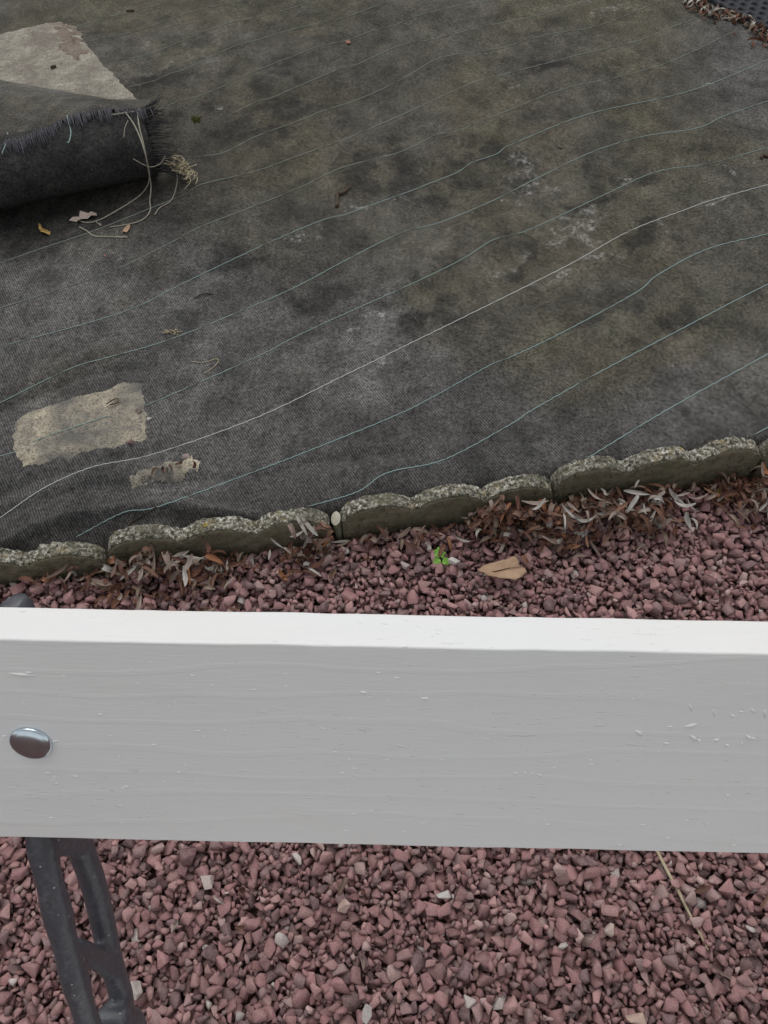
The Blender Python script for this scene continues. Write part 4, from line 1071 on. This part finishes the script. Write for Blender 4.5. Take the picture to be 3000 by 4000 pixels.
tag(lo, 'drift of dead curled leaves along the edge of the black dimpled membrane', 'leaves', kind='stuff')
# bits lying on the small dirt strip
for q in ((610, 1850), (640, 1840), (670, 1830), (660, 1850), (765, 1830), (700, 1820)):
    p = pf(*q); put_leaf(p[0], p[1], 'leaf scrap on the small strip of tan dirt', 'leaf scraps on the dirt strip', (0.85, 0.15, 0), lambda x, y: float(fz(x, y)) + 0.005, 0.6, 0.3)

def outline_leaf(name, px_pts, surf_fn, mat, label, ripple=0.006, vein=True, lift=0.004, fan=None):
    """flat broad leaf from its outline: fan of rings to a mid line, rippled"""
    W_ = np.array([surf_fn(x, y) for x, y in px_pts]); c = W_.mean(0); n = len(W_); V = [np.zeros(3)]; F = []; rings = 5
    for r in range(1, rings + 1):
        for k in range(n):
            p = (W_[k] - c) * (r / rings); 
            p[2] += ripple * (math.sin(k * 2.3) * (r / rings) ** 2 * 0.5 + 0.5 * abs(math.sin(2 * math.pi * k / n)) * (r / rings) ** 1.5); V.append(p)
    for k in range(n): F.append((0, 1 + k, 1 + (k + 1) % n))
    for r in range(rings - 1):
        for k in range(n): F.append((1 + r * n + k, 1 + (r + 1) * n + k, 1 + (r + 1) * n + (k + 1) % n, 1 + r * n + (k + 1) % n))
    V = np.array(V); 
    root = thing(name, label, 'leaf', tuple(c + (0, 0, lift)))
    o = mesh_obj('blade', V, F, mat, root, True); so = o.modifiers.new('t', 'SOLIDIFY'); so.thickness = 0.0006
    return root, c + np.array([0, 0, lift])
def gsurf(z): return lambda x, y: pw(x, y, z)
# big brown leaf on the gravel
p = pw(1960, 2220, 0.0); zt = max(gz(p[0] + a, p[1] + b) for a in (-0.05, -0.02, 0, 0.03, 0.05) for b in (-0.02, 0, 0.02))
root, c0 = outline_leaf('brown_leaf', [(1865, 2230), (1885, 2215), (1890, 2207), (1930, 2203), (1962, 2192), (1985, 2185), (2005, 2180), (2018, 2182), (2026, 2196), (2022, 2206), (2036, 2212), (2050, 2222), (2056, 2238), (2046, 2246), (2032, 2262), (2012, 2270), (1990, 2263), (1950, 2266), (1930, 2254), (1905, 2252), (1890, 2243)],
    gsurf(zt + 0.004), M['oak_leaf'], 'broad light brown dead leaf lying flat on the gravel near the seedling', 0.008, lift=0.001)
B = Bag(); B.tube([p - c0 + np.array([0, 0, 0.003]) for p in (pw(1862, 2241, zt + 0.003), pw(1930, 2236, zt + 0.004), pw(1985, 2222, zt + 0.005), pw(2035, 2219, zt + 0.006))], [0.0012, 0.0011, 0.0008, 0.0005], 5); B.build('midrib', M['bark'], root)
outline_leaf('pinkish_leaf', [(270, 866), (290, 860), (310, 850), (318, 838), (335, 842), (348, 836), (362, 840), (378, 835), (380, 848), (365, 856), (345, 860), (325, 868), (312, 874), (300, 868)], lambda x, y: pf(x, y), M['pink_leaf'], 'pinkish pale dead leaf lying below the fabric roll', 0.012, lift=0.004)
outline_leaf('yellow_leaf', [(152, 878), (160, 882), (166, 894), (180, 906), (200, 912), (196, 920), (178, 922), (162, 912), (153, 897)], lambda x, y: pf(x, y), M['yellow_leaf'], 'small yellow brown leaf in front of the fabric roll', 0.010, lift=0.003)
outline_leaf('brown_leaf', [(478, 908), (492, 895), (505, 880), (511, 888), (508, 900), (496, 912), (484, 914)], lambda x, y: pf(x, y), M['oak_leaf'], 'small dull brown leaf beside the twine end', 0.006, lift=0.003)
outline_leaf('yellow_leaf', [(2790, 1940), (2800, 1915), (2830, 1910), (2860, 1920), (2890, 1940), (2880, 1950), (2850, 1950), (2810, 1950)], gsurf(0.012), M['yellow_leaf'], 'pale yellow leaf at the foot of the tallest edging block', 0.008, lift=0.004)

# seedling
sg = pg(1715, 2205); sroot = thing('seedling', 'tiny bright green seedling with three leaves growing in the gravel', 'seedling', tuple(sg)); SG = np.array(sg)
def round_leaf(px, py, z, r, lobes):
    c = pw(px, py, z) - SG; n = 28; V = [c]; F = []
    for ring in (0.5, 1.0):
        for k in range(n):
            a = 2 * math.pi * k / n; rr = r * ring * (1 + (0.16 * math.cos(lobes * a) if ring == 1 else 0)) * (0.62 + 0.38 * min(1, abs(((a + math.pi / 2 + math.pi) % (2 * math.pi)) - math.pi) / 0.5))
            V.append(c + np.array([rr * math.cos(a), rr * math.sin(a) * 0.95, 0.35 * rr * math.sin(a) + 0.0008 * ring * math.cos(3 * a)]))
    for k in range(n): F.append((0, 1 + k, 1 + (k + 1) % n)); F.append((1 + k, 1 + n + k, 1 + n + (k + 1) % n, 1 + (k + 1) % n))
    mesh_obj('leaf', V, F, M['green_leaf'], sroot, True); return c
for (px, py, z, r, lo) in ((1717, 2160, 0.026, 0.0115, 7), (1707, 2194, 0.018, 0.0072, 0), (1743, 2193, 0.020, 0.0072, 0)):
    c = round_leaf(px, py, z, r, lo)
    B = Bag(); B.tube([np.array([0, 0, -0.004]), c * 0.5 + np.array([0, 0, -0.002]), c + np.array([0, -0.003, -0.001])], 0.0007, 5); B.build('stalk', M['green_leaf'], sroot)

# ------------------------------------------------------------------ twigs, straws and other small things
def stick(name, label, cat, pts, r, mat):
    P = smooth_path(pts, max(8, 6 * len(pts))); o0 = P.mean(0); B = Bag(); B.tube([p - o0 for p in P], r if not hasattr(r, '__len__') else np.interp(np.linspace(0, 1, len(P)), np.linspace(0, 1, len(r)), r), 7)
    o = B.build(name, mat); o.location = tuple(o0); return tag(o, label, cat)
stick('twig', 'short bent dark twig lying on the middle of the fabric', 'twig', [on_fab(1316, 812, 0.005), on_fab(1319, 780, 0.006), on_fab(1318, 766, 0.007), on_fab(1345, 757, 0.006), on_fab(1366, 733, 0.005)], [0.0050, 0.0052, 0.0058, 0.0042, 0.0028], M['bark'])
def gstraw(p, q, n=7, dz=0.003):
    out = []
    for t in np.linspace(0, 1, n):
        x = p[0] + (q[0] - p[0]) * t; y = p[1] + (q[1] - p[1]) * t; w = pw(x, y, 0.0); out.append([w[0], w[1], gz(w[0], w[1]) + dz])
    out = np.array(out); out[:, 2] = np.linspace(out[:2, 2].max(), out[-2:, 2].max(), n) + 0.004; out[n // 2, 2] += 0.002
    return list(out)
stick('straw', 'long dry straw lying on the gravel at the lower right', 'straw', gstraw((2530, 3270), (2762, 3712), 7), [0.0030, 0.0028, 0.0024, 0.0016], M['straw'])
stick('twig', 'black twig end at the right edge of the fabric', 'twig', [on_fab(2972, 622, 0.004), on_fab(2976, 612, 0.005), on_fab(3000, 617, 0.004), on_fab(3060, 640, 0.004)], 0.004, M['bark'])
stick('twig', 'small dark twig bit on the fabric near the top left', 'twig', [on_fab(494, 48, 0.004), on_fab(525, 44, 0.004)], 0.004, M['bark'])
stick('twig', 'tiny dark twig on the pale sandy dirt', 'twig', [on_fab(202, 274, 0.009), on_fab(222, 268, 0.009)], 0.0045, M['bark'])
stick('twig', 'thin reddish twig lying over the fabric bulge behind the edging', 'twig', [on_fab(500, 2068, 0.003), on_fab(512, 2045, 0.003), on_fab(560, 2015, 0.003), on_fab(612, 1982, 0.003)], 0.0012, M['bark'])
stick('twig', 'tiny black curl of root on the fabric left of centre', 'twig', [on_fab(760, 1168, 0.002), on_fab(795, 1152, 0.005), on_fab(830, 1150, 0.002)], 0.0018, M['bark'])
stick('twig', 'hooked dry stem on the large slab of dried mud', 'twig', [on_fab(420, 1590, 0.010), on_fab(440, 1578, 0.011), on_fab(462, 1570, 0.012), on_fab(468, 1580, 0.011), on_fab(455, 1588, 0.010), on_fab(432, 1592, 0.010)], 0.0016, M['bark'])
stick('straw', 'fine pale root fibre curled on the fabric', 'straw', [on_fab(750, 1415, 0.002), on_fab(800, 1417, 0.002), on_fab(845, 1405, 0.003), on_fab(852, 1418, 0.003), on_fab(830, 1440, 0.002), on_fab(800, 1460, 0.002)], 0.0008, M['straw'])

def lump(name, px, r, mat, label, cat, flat=0.6, surf=None, tint=None):
    p = surf(*px) if surf else pf(*px); V, F = SH[RNG.integers(len(SH))]; V = V * r * np.array([1, 1, flat]); V = V @ rand_rot(0.1).T; V[:, 2] -= V[:, 2].min()
    o = mesh_obj(name, V, F, mat); o.location = (p[0], p[1], p[2] - 0.0008)
    if tint is not None:
        at = o.data.attributes.new('tint', 'FLOAT_COLOR', 'POINT'); at.data.foreach_set('color', np.tile([*tint, 1.0], len(V)).astype(np.float32))
    return tag(o, label, cat)
lump('red_stone', (1362, 168), 0.013, M['gravel'], 'single orange red stone chip far out on the fabric', 'stone', 0.6, None, (0.34, 0.16, 0.11))
lump('stone', (727, 1785), 0.011, M['gravel'], 'lone grey pink stone above the small dirt strip', 'stone', 0.6, None, (0.24, 0.19, 0.18))
lump('stone', (410, 1000), 0.006, M['gravel'], 'tiny red stone chip on the fabric below the twine end', 'stone', 0.6, None, (0.30, 0.13, 0.10))
lump('stone', (545, 1612), 0.009, M['gravel'], 'dark stone on the right end of the dried mud slab', 'stone', 0.7, lambda x, y: pf(x, y, 0.005), (0.13, 0.10, 0.09))
lump('stone', (512, 1735), 0.009, M['gravel'], 'dark red stone at the lower rim of the dried mud slab', 'stone', 0.7, lambda x, y: pf(x, y, 0.003), (0.13, 0.07, 0.07))
lump('stone', (583, 1637), 0.006, M['gravel'], 'small pale stone just right of the dried mud slab', 'stone', 0.7, None, (0.42, 0.40, 0.36))
lump('stone', (2186, 578), 0.009, M['gravel'], 'small dark stone above the chalky marks on the fabric', 'stone', 0.7, None, (0.10, 0.09, 0.08))
lump('stone', (218, 645), 0.011, M['gravel'], 'white stone', 'stone') if False else None
# moss tuft
B = Bag(); mo = pf(765, 470)
for k in range(70):
    a = random.uniform(0, 6.28); d = random.gauss(0, 0.009); p = np.array([d * math.cos(a), d * math.sin(a), 0.0]); q = p + np.array([random.gauss(0, 0.003), random.gauss(0, 0.003), random.uniform(0.003, 0.011)])
    B.tube([p, (p + q) / 2 + 0.0005, q], [0.0022, 0.002, 0.0008], 4)
o = B.build('moss_tuft', M['moss']); o.location = tuple(mo); tag(o, 'small olive green moss tuft on the fabric right of the roll', 'moss')
# crumpled straw scrap
B = Bag(); mo = pf(668, 1298)
for k in range(16):
    p = np.array([random.gauss(0, 0.012), random.gauss(0, 0.005), 0.001]); q = p + np.array([random.gauss(0, 0.008), random.gauss(0, 0.004), random.uniform(0.001, 0.006)])
    B.tube([p, (p + q) / 2 + 0.001, q], 0.0014, 4)
o = B.build('straw_scrap', M['straw']); o.location = tuple(mo); tag(o, 'crumpled pale straw scrap on the fabric at the left', 'straw')
# pale curl beside the edging at the far left
o = None
print('objects', len(bpy.data.objects))
